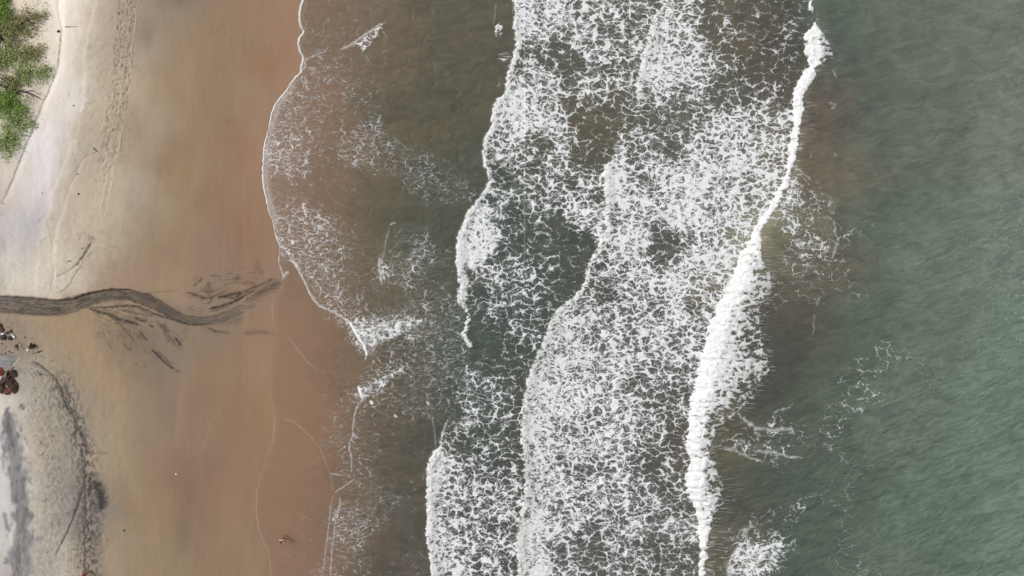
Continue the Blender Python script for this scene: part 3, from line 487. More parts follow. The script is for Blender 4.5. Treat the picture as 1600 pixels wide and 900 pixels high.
# foam in the wash
PS = [(430,200,.55),(430,300,.4),(450,350,.65),(500,360,.75),(530,370,.5),(480,385,.65),(500,420,.7),(520,440,.55),(560,440,.2),(490,150,.5),(530,130,.45),(560,100,.2),(500,60,.35),(500,100,.4),(520,30,.18),(460,180,.6),(500,180,.42),(540,180,.3),(440,240,.75),(470,230,.6),(500,230,.35),(560,225,.6),(590,240,.55),(620,255,.4),(650,270,.5),(700,290,.4),(600,290,.0),(560,300,.12),(520,300,.2),(600,350,.0),(550,350,.1),(630,380,.3),(660,400,.7),(640,420,.6),(680,420,.25),(600,420,.5),(620,330,.0),(700,350,.03),(720,250,.08),(740,200,.0),(650,200,.0),(650,100,.0),(700,50,0),(700,150,.06),(750,50,.0),(520,460,.65),(560,460,.5),(600,470,.15),(640,490,.4),(600,510,.85),(640,505,.85),(580,530,.9),(620,535,.5),(665,500,.5),(600,550,.25),(640,560,.5),(620,570,.6),(590,590,.7),(575,612,.7),(600,630,.35),(620,600,.25),(640,620,.4),(530,560,.15),(560,580,.12),(500,540,.0),(520,600,.12),(560,650,.3),(580,680,.35),(570,700,.4),(600,680,.1),(560,740,.35),(620,720,.05),(650,700,.1),(580,780,.3),(560,830,.65),(550,850,.5),(570,810,.5),(600,790,.4),(530,880,.35),(600,850,.05),(640,870,.2),(650,760,.15),(630,820,.05),(480,850,.1),(450,870,.1),(500,750,.08),(450,650,.0),(480,600,.0),(450,500,0),(450,450,0),(440,540,0),(450,750,0),(470,480,0),(590,400,.2)]
fine = cpoints(U, V, PS, 14, 9, 220) * ss(3, -3, dA) * ss(0, 2, sh)
fine = np.where(dA > 0, .12, fine)
fine = np.where(dCR > 4, 0, fine)
# small separate breaks inside the wash
def rid(pts): return polyd(U, V, pts, 60)
line = .95 * np.exp(-(sh / 1.3) ** 2) * np.interp(V, [0,380,384,430,440,560,580,770,840,905], [.95,1,.45,.5,.04,.05,.17,.15,.2,.14])
line = np.maximum(line, .22 * np.exp(-((sh - 6) / 6) ** 2) * ss(110, 150, V) * ss(380, 330, V))
LN = [(shore2, 1.2, .75),([(543,500),(549,506),(554,517),(561,528),(568,538),(572,548),(574,558)], 2.0, 1.0),([(560,603),(563,613),(567,623)], 2.0, 1.0),([(567,623),(560,632),(555,645),(552,665),(552,680),(547,690),(546,702),(550,715),(549,740)], 1.0, .5),
 ([(578,625),(583,632)], 2.0, .9),([(616,648),(621,652)], 1.6, .9),([(470,112),(478,104),(476,92)], 1.0, .5),([(474,96),(490,88),(505,82),(530,78)], .9, .5),([(475,53),(490,52),(505,49)], 1.0, .6),([(480,105),(492,108),(488,104)], 1.8, .4),
 ([(475,117),(480,128),(474,134)], 1.0, .4),([(533,78),(545,73),(558,64),(570,55),(585,46),(598,36),(606,33)], 1.6, .5),([(440,425),(444,432),(450,426),(452,424)], 2.0, .45),
 ([(610,352),(613,349),(620,348)], 1.0, .4),([(593,430),(593,415),(598,405),(601,395),(604,375),(610,355)], 1.0, .25),([(593,402),(593,415),(595,430),(597,443)], 2.0, .55),
 ([(433,650),(440,652),(460,660),(475,672),(490,686),(500,700),(508,718),(516,738),(519,752),(521,770)], .8, .18),([(516,739),(530,742),(548,744),(562,744)], 1.2, .45),([(521,772),(530,765),(545,755),(555,748)], 1.0, .4),([(521,772),(517,795),(513,830),(508,870),(505,905)], .9, .35),
 ([(530,772),(532,785),(526,810),(522,835),(519,860),(517,890),(516,905)], 1.2, .4),([(446,521),(458,535),(470,552),(482,567),(500,582)], .8, .16),([(687,700),(690,690),(692,675),(700,655)], 1.3, .5),([(667,627),(671,634)], 1.5, .8),([(675,648),(680,680),(681,700)], .9, .3),
 ([(775,0),(774,20),(771,40)], .9, .2),([(1236,630),(1230,636),(1215,640),(1203,645)], 1.0, .5),([(1145,638),(1155,650),(1168,660),(1180,668),(1200,670),(1222,670),(1234,668),(1240,680)], 1.5, .75),([(1120,697),(1135,699),(1155,706),(1170,714),(1190,720)], 1.2, .7),
 ([(1175,702),(1200,705),(1215,708),(1230,712),(1250,714)], 1.4, .7),([(1168,810),(1172,820),(1162,826),(1158,840)], 1.8, .75),([(1136,900),(1136,880),(1142,865),(1150,855),(1160,848)], 2.0, .85),([(1152,825),(1165,827),(1160,850)], 1.0, .6),
 ([(1300,345),(1302,365),(1306,372),(1300,400),(1296,405)], 1.2, .55),([(1270,490),(1269,510),(1267,525)], 1.0, .25),([(1278,462),(1272,478)], 1.5, .4),([(1300,245),(1303,242)], 2, .35),([(1232,258),(1245,268),(1255,275),(1262,282)], 1.2, .6),
 ([(1265,115),(1285,110),(1298,112),(1303,125)], 1.0, .4),([(1288,160),(1302,166),(1296,172)], 1.2, .45),([(1262,240),(1264,250)], 1, .3),([(1226,195),(1234,208)],1.2,.4)]
for i, (pts, w, a) in enumerate(LN): line = np.maximum(line, a * (.75 if pts[0][0] > 1100 else 1) * stroke(U, V, pts, w * (1.3 if pts[0][0] > 1100 else 1.05), 3.2 if pts[0][0] > 1100 else 1.4, taper=(i not in (0,)), seed=300 + i, wl=6))
# diagonal wavelet and little white breaks
def inpoly(U, V, poly):
    p = np.array(poly, float); ins = np.zeros(U.shape, bool); j = len(p) - 1
    for i in range(len(p)):
        c = ((p[i, 1] > V) != (p[j, 1] > V)) & (U < (p[j, 0] - p[i, 0]) * (V - p[i, 1]) / (p[j, 1] - p[i, 1] + 1e-9) + p[i, 0]); ins ^= c; j = i
    return ins
win = (U > 380) & (U < 830)
def pfoam(poly, val, soft=3):
    D_, _ = polyd(U, V, poly + [poly[0]], 20); s = np.where(inpoly(U, V, poly), D_, -D_); return val * ss(-.5, soft, s + 1.5 * fbm(U / 5, V / 5, 2, 230))
wave_poly = {
 'wavelet': [(533,78),(545,73),(558,64),(570,55),(585,46),(598,36),(607,33),(603,45),(597,56),(588,68),(578,78),(570,88),(562,80),(550,78)],
 'ripple': [(601,395),(606,372),(612,350),(622,348),(630,362),(640,370),(648,378),(668,385),(674,402),(660,412),(645,420),(632,412),(622,425),(612,440),(597,445),(592,425),(593,405)],
 'swash': [(543,500),(560,510),(585,503),(620,495),(640,488),(670,500),(668,508),(640,520),(615,532),(590,545),(574,560),(568,540),(555,520)],
 'swash2': [(558,604),(575,600),(590,588),(608,584),(630,570),(640,585),(620,590),(600,608),(580,620),(567,624)]}
foam = np.maximum(foam, pfoam(wave_poly['wavelet'], .5, 9)); foam = np.maximum(foam, pfoam([(533,77),(545,72),(575,50),(598,34),(607,33),(604,45),(588,60),(572,74),(556,80)], .6, 7))
foam = np.maximum(foam, pfoam(wave_poly['swash'], .55, 8)); foam = np.maximum(foam, pfoam([(592,402),(600,404),(612,412),(618,425),(610,440),(597,445),(593,428)], .5, 7)); foam = np.maximum(foam, pfoam([(640,400),(660,383),(672,392),(670,404),(655,402),(645,410),(630,410)], .42, 5)); foam = np.maximum(foam, pfoam(wave_poly['swash2'], .5, 4))
foam = np.maximum(foam, pfoam([(544,500),(556,508),(566,522),(576,540),(578,556),(573,558),(560,530)], .7, 4))
for x, y, rx, ry in ((779,46,7,10),(788,90,10,6),(781,133,4,8)): foam = np.maximum(foam, .42 * ss(.15, .7, blob(U, V, x, y, rx * 1.2, ry * 1.2)))
young = np.clip(np.where(dB > 0, .25 + .75 * np.exp(-np.maximum(dB, 0) / 130) * ss(380, 520, V) + .45 * np.exp(-np.maximum(dB, 0) / 60), .25 + .75 * np.exp(-np.maximum(dA, 0) / 60)) + .3 * fbm(U / 50, V / 50, 2, 207), 0, 1)
young = np.where(U < 660, .8, young); young = np.where(dCR > 0, .85, young)
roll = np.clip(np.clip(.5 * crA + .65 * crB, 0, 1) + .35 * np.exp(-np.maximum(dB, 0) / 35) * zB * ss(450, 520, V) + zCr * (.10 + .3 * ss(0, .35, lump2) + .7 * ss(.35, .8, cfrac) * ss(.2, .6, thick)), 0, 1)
murk = np.clip(ss(820, 560, U) * .14 + .2 * blob(U, V, 1180, 60, 90, 60) + .08 * blob(U, V, 1260, 150, 25, 80) + .25 * blob(U, V, 910, 190, 60, 30) + .3 * blob(U, V, 1235, 440, 40, 25) + .3 * blob(U, V, 650, 120, 100, 120) + .1 * blob(U, V, 1320, 290, 15, 30), 0, .5) * ss(60, 190, sh)
# ---------------- heights
base = sand_z(XW / PX + 800, 450 - YW / PX)
level = np.maximum(base + .02, 0.05)
film = np.clip(sh * .006, -.06, .045)
Z0 = np.where(sh < 60, np.maximum(base, 0) + film + .25 * ss(0, 260, sh) * 0, 0); Z0 = np.maximum(base, 0) + film
z = Z0 + .04 * ss(0, 60, sh)
hA = .17 * aA * ss(-2, 12, dA) * np.exp(-np.maximum(dA, 0) / 45) + .08 * ss(-1, 6, dA)
hB = .21 * np.maximum(aB, .25) * ss(-2, 13, dB) * np.exp(-np.maximum(dB, 0) / 60) + .1 * ss(-1, 6, dB)
prof = np.interp(V, [0, 100, 300, 560, 700, 905], [.5, .55, .6, .75, .75, .6])
wmid = np.maximum(dCL - dCR, 8); kk = np.ones(61) / 61; cx = np.convolve(np.pad(rightC.x, 30, 'edge'), kk, 'valid'); dR2 = U - np.interp(V, rightC.y, cx)
hC = prof * ss(-4, 26, dCL) * np.exp(-np.maximum(dR2 + 4, 0) / 42) + .15 * ss(-2, 10, dCL)
hS = .10 * np.exp(-(dS / 9) ** 2) * ss(520, 380, V) * ss(180, 260, V)
z = z + hA + hB + hC + hS
# foam lumps
b1 = np.abs(fbm(U / 9, V / 9, 4, 240)); b2 = 1 - np.abs(fbm(U / 5.5, V / 5.5, 3, 250)) * 2
solid = np.clip(foam - .55, 0, .7)
big_l = 1 - 2 * np.abs(fbm(U / 16, V / 13, 3, 245))
b3 = 1 - 2 * np.abs(fbm(U / 4, V / 4, 2, 252))
z = z + .06 * (b2 + b3) * np.clip(crA + crB, 0, 1)
z = z + solid * (.035 * b2 + .075 * (1 - 2 * b1) + .03 * b3 * (1 - zCr) + .12 * big_l * zCr) * (1 + .3 * zCr)
# wave C back lines and general sea chop: crests run from lower left to upper right
ca, sa = math.cos(R(27)), math.sin(R(27)); A = (U * ca - V * sa); B = (U * sa + V * ca)
dist = fbm(U / 60, V / 60, 3, 260)
ch = 1 - 2 * np.abs(fbm(A / 34 + dist, B / 11 + dist * 2, 4, 270, .55))
ch2 = 1 - 2 * np.abs(fbm(A / 13, B / 5 + dist * 3, 3, 280))
chopA = cpoints(U, V, [(1350,50,.25),(1500,50,.3),(1350,250,.35),(1500,300,.45),(1350,450,.5),(1500,500,.6),(1300,650,.75),(1450,700,.9),(1300,850,.8),(1500,850,1.0),(1590,700,.9),(1230,300,.1),(1250,550,.2),(1000,400,.15),(700,300,.25),(600,300,.2),(500,300,.1),(450,600,.03),(450,800,.03),(600,800,.15)], 60)
z = z + chopA * (.045 * ch + .02 * ch2 + .10 * fbm(A / 24 + dist, B / 9 + dist, 4, 271)) + .22 * ss(1290, 1340, U) * fbm(A / 160, B / 60, 2, 290)
# wandering ripples in the wash
z = z + .05 * ss(480, 620, U) * ss(820, 700, U) * (1 - 2 * np.abs(fbm(U / 30 + dist * 2, V / 24 + dist, 3, 295)))
z = z + .10 * foam * (U < 700) * ss(0, .5, foam)
tcol = T
light = ss(.35, .95, ch) * chopA * ss(1230, 1290, U)                      # sky reflection and foam scum on the crests, painted into the colour
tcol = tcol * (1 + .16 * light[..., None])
olv = (ss(520, 600, U) * ss(830, 760, U))[..., None]; tcol = tcol * (1 + olv * (np.array([.95, 1.01, 1.02]) - 1))
seaw = ss(1210, 1330, U)[..., None]; tcol = tcol * (1 - seaw * (1 - np.array([1.095, 1.06, 1.055]))) * (1 - .05 * ss(480, 600, U))[..., None]
bare = ss(2, 26, dCR) * ss(60, 26, dCR)
z = np.where(sh < -25, np.maximum(base, 0) - .5, z)
far = np.abs(V - 450) > 520
foam = np.where(far, foam * .8, foam)
lab = np.zeros(U.shape, int)
lab[:] = 1                                         # wash on the sand
lab[dA > 0] = 2; lab[(dA > 0) & (V > 545)] = 3; lab[dB > 0] = 4; lab[(dB > 0) & (V > 168 + (U - 995) * -.12)] = 5
lab[(dCL > 0)] = 6; lab[dCR > 3] = 7
for i, k in enumerate(('wavelet', 'ripple', 'swash', 'swash2')): lab[inpoly(U, V, wave_poly[k]) & (lab == 1)] = 10 + i
cl = lab[:-1, :-1]
vis = sh > -14; vis = vis[:-1, :-1] | vis[1:, 1:]
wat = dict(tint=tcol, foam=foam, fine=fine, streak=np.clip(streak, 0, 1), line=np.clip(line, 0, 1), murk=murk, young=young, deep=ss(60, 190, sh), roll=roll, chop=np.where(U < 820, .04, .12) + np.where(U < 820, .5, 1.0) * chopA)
props(grid_object('swash_water', XW, YW, z, (cl == 1) & vis, wat, WATER), kind='structure')
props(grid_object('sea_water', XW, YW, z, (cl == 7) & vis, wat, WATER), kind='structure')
for k, lb in {2: "innermost surf wave's upper part, lumpy white front bulging into the brown wash",
    3: "innermost surf wave's lower part, straight white front at the bottom edge",
    4: "short middle surf wave with slanting foam front at the top edge",
    5: "broadest surf wave, dense white foam sheet with long curved front",
    6: "outermost breaking wave, solid bright white crest standing along the edge of the green sea",
    10: "small diagonal white wavelet alone in the brown wash near the top edge",
    11: "little patchy foam wavelet in the shallows left of the innermost surf wave's bulge",
    12: "triangular white foam tongue with bright leading edge on the brown wash",
    13: "thin foam wisp of a tiny wave just below the triangular foam tongue"}.items():
    nm = 'breaking_wave' if k < 10 else 'small_wave'
    props(grid_object(nm, XW, YW, z, (cl == k) & vis, wat, WATER), lb, 'wave', 'surf waves rolling onto the beach')
# ================================================================= THINGS ON THE SAND
def point(u, v, h=0.0):
    """place on the land under photograph pixel (u, v), at height h above the sand"""
    g = ground(u, v); z = g.z + h; k = (ALT - z) / ALT
    return Vector(((u - 800) * PX * k, (450 - v) * PX * k, z))
def thing(name, loc, label, cat, group=None):
    e = bpy.data.objects.new(name, None); e.empty_display_size = .3; e.location = loc
    return props(link(e), label, cat, group)
def tube(pts, rad, seg=7, wob=0.0, seed=0):
    """tapered bent tube through points -> verts, faces"""
    r_ = random.Random(seed); P = [Vector(p) for p in pts]; vs_, fs = [], []
    for i, p in enumerate(P):
        d = (P[min(i + 1, len(P) - 1)] - P[max(i - 1, 0)]).normalized(); a = d.orthogonal().normalized(); b = d.cross(a)
        for s in range(seg):
            t = 2 * math.pi * s / seg; rr = rad[i] * (1 + wob * (r_.random() - .5)); vs_.append(p + a * math.cos(t) * rr + b * math.sin(t) * rr)
    for i in range(len(P) - 1):
        for s in range(seg): fs.append((i * seg + s, i * seg + (s + 1) % seg, (i + 1) * seg + (s + 1) % seg, (i + 1) * seg + s))
    fs.append(tuple(range(seg))[::-1]); n = (len(P) - 1) * seg; fs.append(tuple(range(n, n + seg)))
    return vs_, fs
def merge(parts):
    V_, F_ = [], []
    for v, f in parts:
        o = len(V_); V_ += list(v); F_ += [tuple(i + o for i in q) for q in f]
    return V_, F_
import bmesh
def lumpy(r, seed, flat=.6, sub=3, amp=.3, freq=1.6):
    bm = bmesh.new(); bmesh.ops.create_icosphere(bm, subdivisions=sub, radius=1)
    co = np.array([v.co for v in bm.verts]); f = [tuple(v.index for v in q.verts) for q in bm.faces]; bm.free()
    n = fbm(co[:, 0] * freq + seed * 3.1, co[:, 1] * freq + co[:, 2] * 1.7 * freq, 3, seed)
    cell = np.round(co * 1.3 + seed) ; n2 = perlin(cell[:, 0] * .7 + .3, cell[:, 1] * .7 + cell[:, 2] * .37, seed + 4)
    n3 = fbm(co[:, 0] * freq * 3 + seed, co[:, 1] * freq * 3 - co[:, 2] * 4, 2, seed + 8); co = co * (1 + amp * n + amp * .6 * n3 + .25 * n2 * (amp > .1))[:, None] * np.array(r); co[:, 2] *= flat
    return co, f
LEAF = N('leaf'); LEAF.set(Base_Color=LEAF.att('tint', True), Roughness=.55, Specular_IOR_Level=.3); LEAF = LEAF.m
BARK = plain('bark', (84, 70, 58), .85, .3, 12); DEADWOOD = plain('dead_wood', (158, 134, 112), .8, .2, 14); DARKWOOD = plain('dark_wood', (62, 52, 46), .85, .3, 12)
ROCK = plain('laterite_rock', (84, 64, 56), .9, .5, 3.5, .2, .12); ROSE = plain('reddish_rock', (122, 78, 74), .8, .3, 6, .3, .05); STONE = plain('grey_stone', (118, 104, 92), .85, .25, 9)
WHITE = plain('white_plastic', (228, 228, 226), .4, .05, 10, .5); ORANGE = plain('orange_plastic', (176, 84, 58), .5, .15, 4, .5); PUD = N('puddle_water')
pc = PUD.noise(PUD.V('MULTIPLY', PUD.co, (.5, 2.5, 0)), .9, 3, .6)
PUD = PUD.set(Base_Color=PUD.mix(PUD.ss(pc, .3, .7), c3(108, 110, 111), c3(150, 148, 146)), Roughness=.25, Specular_IOR_Level=.5)
# ---- puddle
pts = [(-60,553),(-20,553),(0,554),(5,555.3),(10,555.6),(15,556.8),(20,556.6),(26,558),(31,557.6),(32,559.5),(29,561),(25,562.5),(23,565.5),(20,567),(18.5,570),(19,573),(17,576),(14,578),(10,580),(0,581),(-25,583),(-60,585)]
pv = [point(u, v) for u, v in pts]; pz = min(p.z for p in pv) + .07
mesh_obj('puddle', [Vector((p.x, p.y, pz)) for p in pv] , [tuple(range(len(pv)))[::-1]], PUD); props(bpy.data.objects['puddle'], kind='structure')
# ---- shrubs
def shrub(u, v, ru, rv, n, cols, label, h=.45, seed=0, size=.21, clump=20, name='shrub'):
    r_ = random.Random(seed); base = point(u, v); e = thing(name, base, label, 'shrub', 'shrubs creeping over the dry sand')
    V_, F_, C_ = [], [], []; stems = []
    cl = []
    for i in range(clump):
        a = r_.random() * 6.283; q = math.sqrt(r_.random()); cu, cv = u + 1.15 * ru * q * math.cos(a), v + 1.15 * rv * q * math.sin(a); hh = h * (.3 + .7 * r_.random()) * (1.15 - .6 * q)
        cl.append((cu, cv, hh, r_.uniform(.25, .8)))
        p0 = base - base; p1 = point(cu, cv, hh) - base; mid = (p0 + p1) / 2 + Vector((r_.uniform(-.3, .3), r_.uniform(-.3, .3), hh * .4))
        stems.append(tube([p0, mid, p1], [.035, .022, .01], 5, 0, i))
    for i in range(int(n * 2.0)):
        cu, cv, hh, sp = cl[r_.randrange(clump)]; s = 1.0 * sp / PX * .85
        p = point(cu + r_.gauss(0, s), cv + r_.gauss(0, s), 0) ; p = p - base; p.z = max(.03, hh + r_.gauss(0, .12))
        az = r_.random() * 6.283; tl = r_.uniform(-.5, .35); L_ = size * r_.uniform(.6, 1.35); w = L_ * r_.uniform(.2, .34)
        d = Vector((math.cos(az) * math.cos(tl), math.sin(az) * math.cos(tl), math.sin(tl))); sd = Vector((-math.sin(az), math.cos(az), r_.uniform(-.5, .5))).normalized()
        o = len(V_); V_ += [p, p + d * L_ * .45 + sd * w, p + d * L_, p + d * L_ * .45 - sd * w, p + d * L_ * .45 + Vector((0, 0, -w * .35))]
        F_ += [(o, o + 4, o + 1), (o + 1, o + 4, o + 2), (o + 2, o + 4, o + 3), (o + 3, o + 4, o)]
        c = lin(cols[r_.randrange(len(cols))]) * r_.uniform(.7, 1.2); C_ += [c] * 5
    o = mesh_obj('foliage', V_, F_, LEAF, e, False, np.array(C_)); props(o, kind='stuff')
    sv, sf = merge(stems); mesh_obj('stem', sv, sf, BARK, e, True)
    return e
G1 = [(110,146,42),(130,164,56),(92,126,38),(150,176,84),(84,106,42)]; G2 = [(150,152,92),(134,136,78),(168,168,112),(118,120,64),(104,94,66)]; G3 = [(150,168,98),(130,152,74),(172,184,126),(112,134,62)]
shrub(2, 16, 13, 20, 1500, G1, "dense bright green shrub at the top left corner", seed=1, h=.7)
shrub(46, 30, 24, 15, 520, G2, "sparse olive shrub nearest the top of the pale path", seed=2)
shrub(20, 52, 22, 18, 900, G2, "dull olive shrub just below the dense bright green corner shrub", seed=3, h=.6)
shrub(38, 82, 30, 16, 460, G2, "thin scattered olive shrub halfway down the left edge", seed=4)
shrub(48, 112, 24, 15, 620, G3, "pale green shrub directly above the fallen dark branch", seed=5)
shrub(14, 163, 24, 14, 1000, G1, "bright green shrub directly below the fallen dark branch", seed=6, h=.55)
shrub(14, 122, 18, 16, 420, G2, "scattered olive shrub at the left edge around the fallen branch", seed=11, h=.4)
shrub(6, 84, 14, 16, 500, G3, "pale green shrub at the left edge beside the thick broken branch", seed=12, h=.5)
shrub(30, 190, 24, 16, 560, G3, "loose green shrub beside the scarp under the bright one", seed=7)
shrub(8, 218, 20, 20, 620, G3, "lowest green shrub on the left edge", seed=8)
for i, (u, v, c) in enumerate(((-30, 30, G1), (-35, 95, G2), (-40, 160, G1), (-38, 225, G3))):
    shrub(u, v, 26, 30, 1200, c, ["green shrub beyond the left edge beside the corner shrub", "olive shrub beyond the left edge", "green shrub beyond the left edge by the fallen branch", "pale green shrub beyond the left edge, lowest"][i], seed=20 + i, h=.8)
# ---- fallen branches
def branch(paths, rad, mat, label, cat='branch', name='fallen_branch', h=.12):
    b0 = point(*paths[0][0]); e = None; out = []
    for k, p in enumerate(paths):
        q = [point(u, v, h * (1 + .5 * math.sin(i * 2.1 + k))) for i, (u, v) in enumerate(p)]
        r0 = rad if k == 0 else rad * .42; out.append(tube([x - b0 for x in q], [r0 * (1 - .8 * i / (len(q) - 1)) for i in range(len(q))], 7, .35, k))
    if len(out) == 1:
        o = mesh_obj(name, *out[0], mat, None, True); o.location = b0; return props(o, label, cat)
    e = thing(name, b0, label, cat); mesh_obj('limb', *out[0], mat, e, True)
    for t in out[1:]: mesh_obj('twig', *t, mat, e, True)
    return e
branch([[(-8,130),(6,135),(20,139),(34,142),(46,146),(56,150),(64,155)], [(6,118),(14,124),(26,131),(42,134)], [(20,139),(30,147),(38,151)], [(40,143),(50,141),(58,144)], [(8,136),(12,146),(14,152)], [(26,131),(30,138),(30,144)], [(46,146),(52,152),(53,156)], [(2,122),(10,132),(18,146)], [(-2,142),(10,144),(24,143),(38,149)]], .16, DARKWOOD, "dark dead branch with forked twigs lying between the green shrubs", h=.2)
branch([[(-6,52),(2,60),(8,66),(9,72)], [(2,60),(0,72),(2,84)], [(8,66),(10,92),(12,118)]], .2, DARKWOOD, "thick dark broken branch at the left edge under the olive shrub", h=.15)
branch([[(22,574),(15,577),(9,583),(8,590),(6,596),(0,598.5),(-6,599)]], .11, DEADWOOD, "bent pale driftwood pole lying across the red-brown rocks", 'driftwood', 'driftwood', h=.55)
branch([[(58,579),(62,584),(70,586),(78,586)]], .05, DARKWOOD, "thin dark stick on the rippled grey sand right of the rocks", 'stick', 'stick', h=.03)
branch([[(146,231),(150,235),(154,239)]], .07, DARKWOOD, "short dark twig lying beside the footprint trail", 'stick', 'stick', h=.03)
branch([[(102,42),(107,41.5),(112,42),(121,41)]], .045, DARKWOOD, "tiny dark twig lying across the pale path", 'stick', 'stick', h=.03)
branch([[(72,105),(80,107),(87,107.5)]], .03, BARK, "thin grey twig reaching the scarp from the pale shrub", 'stick', 'stick', h=.03)
branch([[(48,60),(55,54),(60,52)]], .035, BARK, "thin brown twig between the olive shrubs", 'stick', 'stick', h=.05)
branch([[(66,548),(60,550),(54,552)],[(60,550),(58,546)]], .05, DARKWOOD, "small forked dark stick at the tip of the grey puddle", 'stick', 'stick', h=.03)
# ---- rocks and rubbish
def rock(u, v, r, mat, label, seed, cat='rock', name='rock', group=None, flat=.6, sub=3, sink=.3):
    co, f = lumpy(r, seed, flat, sub, .5 if sub > 2 else .35); o = mesh_obj(name, co, f, mat, None, False); p = point(u, v); p.z += r[0] * flat * (1 - 2 * sink) * .5
    o.location = p; o.rotation_euler = (0, 0, seed * 1.7); return props(o, label, cat, group)
for i, (u, v, a, b, m, l) in enumerate([(20,601,.75,.62,0,"largest dark brown rock, right side of the rock heap"),(12,592,.7,.5,0,"flat dark rock under the driftwood pole"),(22,583,.48,.42,0,"dark brown rock at the upper right of the heap, next to the puddle"),
    (24,609,.42,.35,0,"dark brown rock at the lower right corner of the heap"),(12,612,.42,.4,1,"rosy red rock at the bottom tip of the heap"),(5,609,.5,.4,0,"brown rock left of the rosy one"),(2,601,.5,.42,0,"brown rock at the left edge below the driftwood pole"),(17,607,.4,.4,1,"reddish rock in the middle of the heap above the bottom tip"),(13,583,.35,.3,0,"small dark rock under the bend of the driftwood pole")]):
    rock(u, v, (a, b, a * .9), (ROCK, ROSE)[m], l, 40 + i, group='red-brown rock heap', flat=.55, sub=4, sink=.45)
rock(1.5, 581, (.5, .42, .4), ORANGE, "rounded orange-red bag beside the driftwood pole at the left edge", 60, 'bag', 'plastic_bag', flat=.8)
rock(1, 590, (.16, .13, .12), WHITE, "small white scrap under the orange-red bag", 61, 'litter', 'plastic_scrap', sub=2)
def scrap(pts, label, seed, hh=.09):
    vs_ = [point(u, v, .05 + .05 * ((i + seed) % 2)) for i, (u, v) in enumerate(pts)]; n = len(vs_); b0 = vs_[0].copy()
    top = [p + Vector((0, 0, hh)) - b0 for p in vs_]; bot = [p - b0 for p in vs_]
    o = mesh_obj('plastic_scrap', bot + top, [tuple(range(n, 2 * n))[::-1], tuple(range(n))] + [(i, i + n, (i + 1) % n + n, (i + 1) % n) for i in range(n)], WHITE); o.location = b0
    return props(o, label, 'litter')
scrap([(2,521.5),(6.5,520.5),(7,522.5),(2.3,523.5)], "white oblong piece of rubbish at the left edge above the puddle", 0)
scrap([(17.5,521),(20,522.5),(24,526),(23,529),(20.5,527.5),(19,524)], "white wedge-shaped piece of rubbish on the dark pile", 1)
rock(43, 547, (.15, .13, .1), WHITE, "small white scrap beside the dark brown crescent-shaped debris", 62, 'litter', 'plastic_scrap', sub=2)
for i, (u, v) in enumerate([(45,543),(47,539.5),(50,538),(53,540),(54,543),(51,544),(48,545)]):
    pass
ev = thing('husk', point(50, 541), "dark reddish-brown crescent-shaped husk between puddle and open sand", 'husk')
hp = [point(46,545,.1),point(46.5,541,.2),point(49,538,.22),point(52.5,539,.22),point(54.5,543,.12)]; mesh_obj('rim', *tube([p - ev.location for p in hp], [.07,.16,.2,.17,.08], 8, .4, 3), ROCK, ev, True)
hp = [point(48,544.5,.08),point(50,542,.14),point(52,543.5,.1)]; mesh_obj('core', *tube([p - ev.location for p in hp], [.07,.11,.06], 8, .4, 4), ROSE, ev, True)
for i, (u, v, a, l) in enumerate([(0.5,508,.3,"dark clump of debris topmost at the left edge below the stream"),(3,515,.38,"dark brown clump of debris above the white oblong piece"),(6,527,.42,"dark brown clump of debris below the white oblong piece"),(17.5,517.5,.24,"small dark clump just above the white wedge"),(17,528,.34,"dark clump just below the white wedge"),(26,541,.26,"small dark clump midway between wedge and husk"),(12,520,.22,"brown lump between the two white pieces")]):
    rock(u, v, (a, a * .8, a * .6), (DARKWOOD, ROCK)[i % 2], l, 70 + i, 'debris', 'debris_clump', 'debris clumps', .6, 2)
k = 0
for u, v, a in [(32,520,.07),(38,519,.07),(39,527,.12),(50,528.5,.09),(12,512,.09),(28,546,.13),(30,536,.12),(14,549,.15),(19,551,.12),(9,552,.12),(52,552,.09),(61,551,.1),(63,556,.1),(60,549,.09),(57,545,.06),(3,537,.12),(10,541,.1),(36,545,.07),(24,533,.07),(81,565,.1),(84,563,.08),(108,560,.08),(225,572,.09),(194,829,.14),(123,303,.14),(92,49,.22),(115,165,.12),(121,272,.12),(128,388,.1),(66,302,.07),(66,178,.06),(66,186,.07),(5,318,.1)]:
    m = (ROCK, STONE, DARKWOOD)[k % 3] if u < 70 and v > 500 else DARKWOOD; lb = "small stone or clod in the scatter around the rubbish and puddle"
    sp = {(108,560): "tiny dark pebble alone on the open sand right of the rubbish", (225,572): "tiny reddish pebble alone on the wet sand below the stream's dark fan", (194,829): "dark brown round pebble alone on the lower beach", (123,303): "black pebble right of the pale path's lower part", (92,49): "dark clod sitting on the scarp near the top of the path", (115,165): "tiny dark pebble in the middle of the pale path", (121,272): "dark pebble by the second low scarp", (128,388): "dark pebble near the dark V-shaped streak", (66,302): "tiny dark pebble on the lower pale path", (66,178): "upper tiny pebble on the landward edge of the path", (66,186): "lower tiny pebble on the landward edge of the path", (5,318): "dark pebble at the left edge where the path ends"}.get((u, v))
    rock(u, v, (a, a * .8, a * .7), m, sp or lb, 90 + k, 'stone', 'pebble', None if sp else 'scattered stones', .7, 1); k += 1
for u, v, l in ((275,741,"white shell alone on the lower wet sand"),(87,447,"white shell at the bank where the thin rill meets the stream"),(68,446,"white shell on pale sand just above the stream")):
    rock(u, v, (.13,.1,.08), WHITE, l, 150 + u, 'shell', 'shell', flat=.6, sub=2)
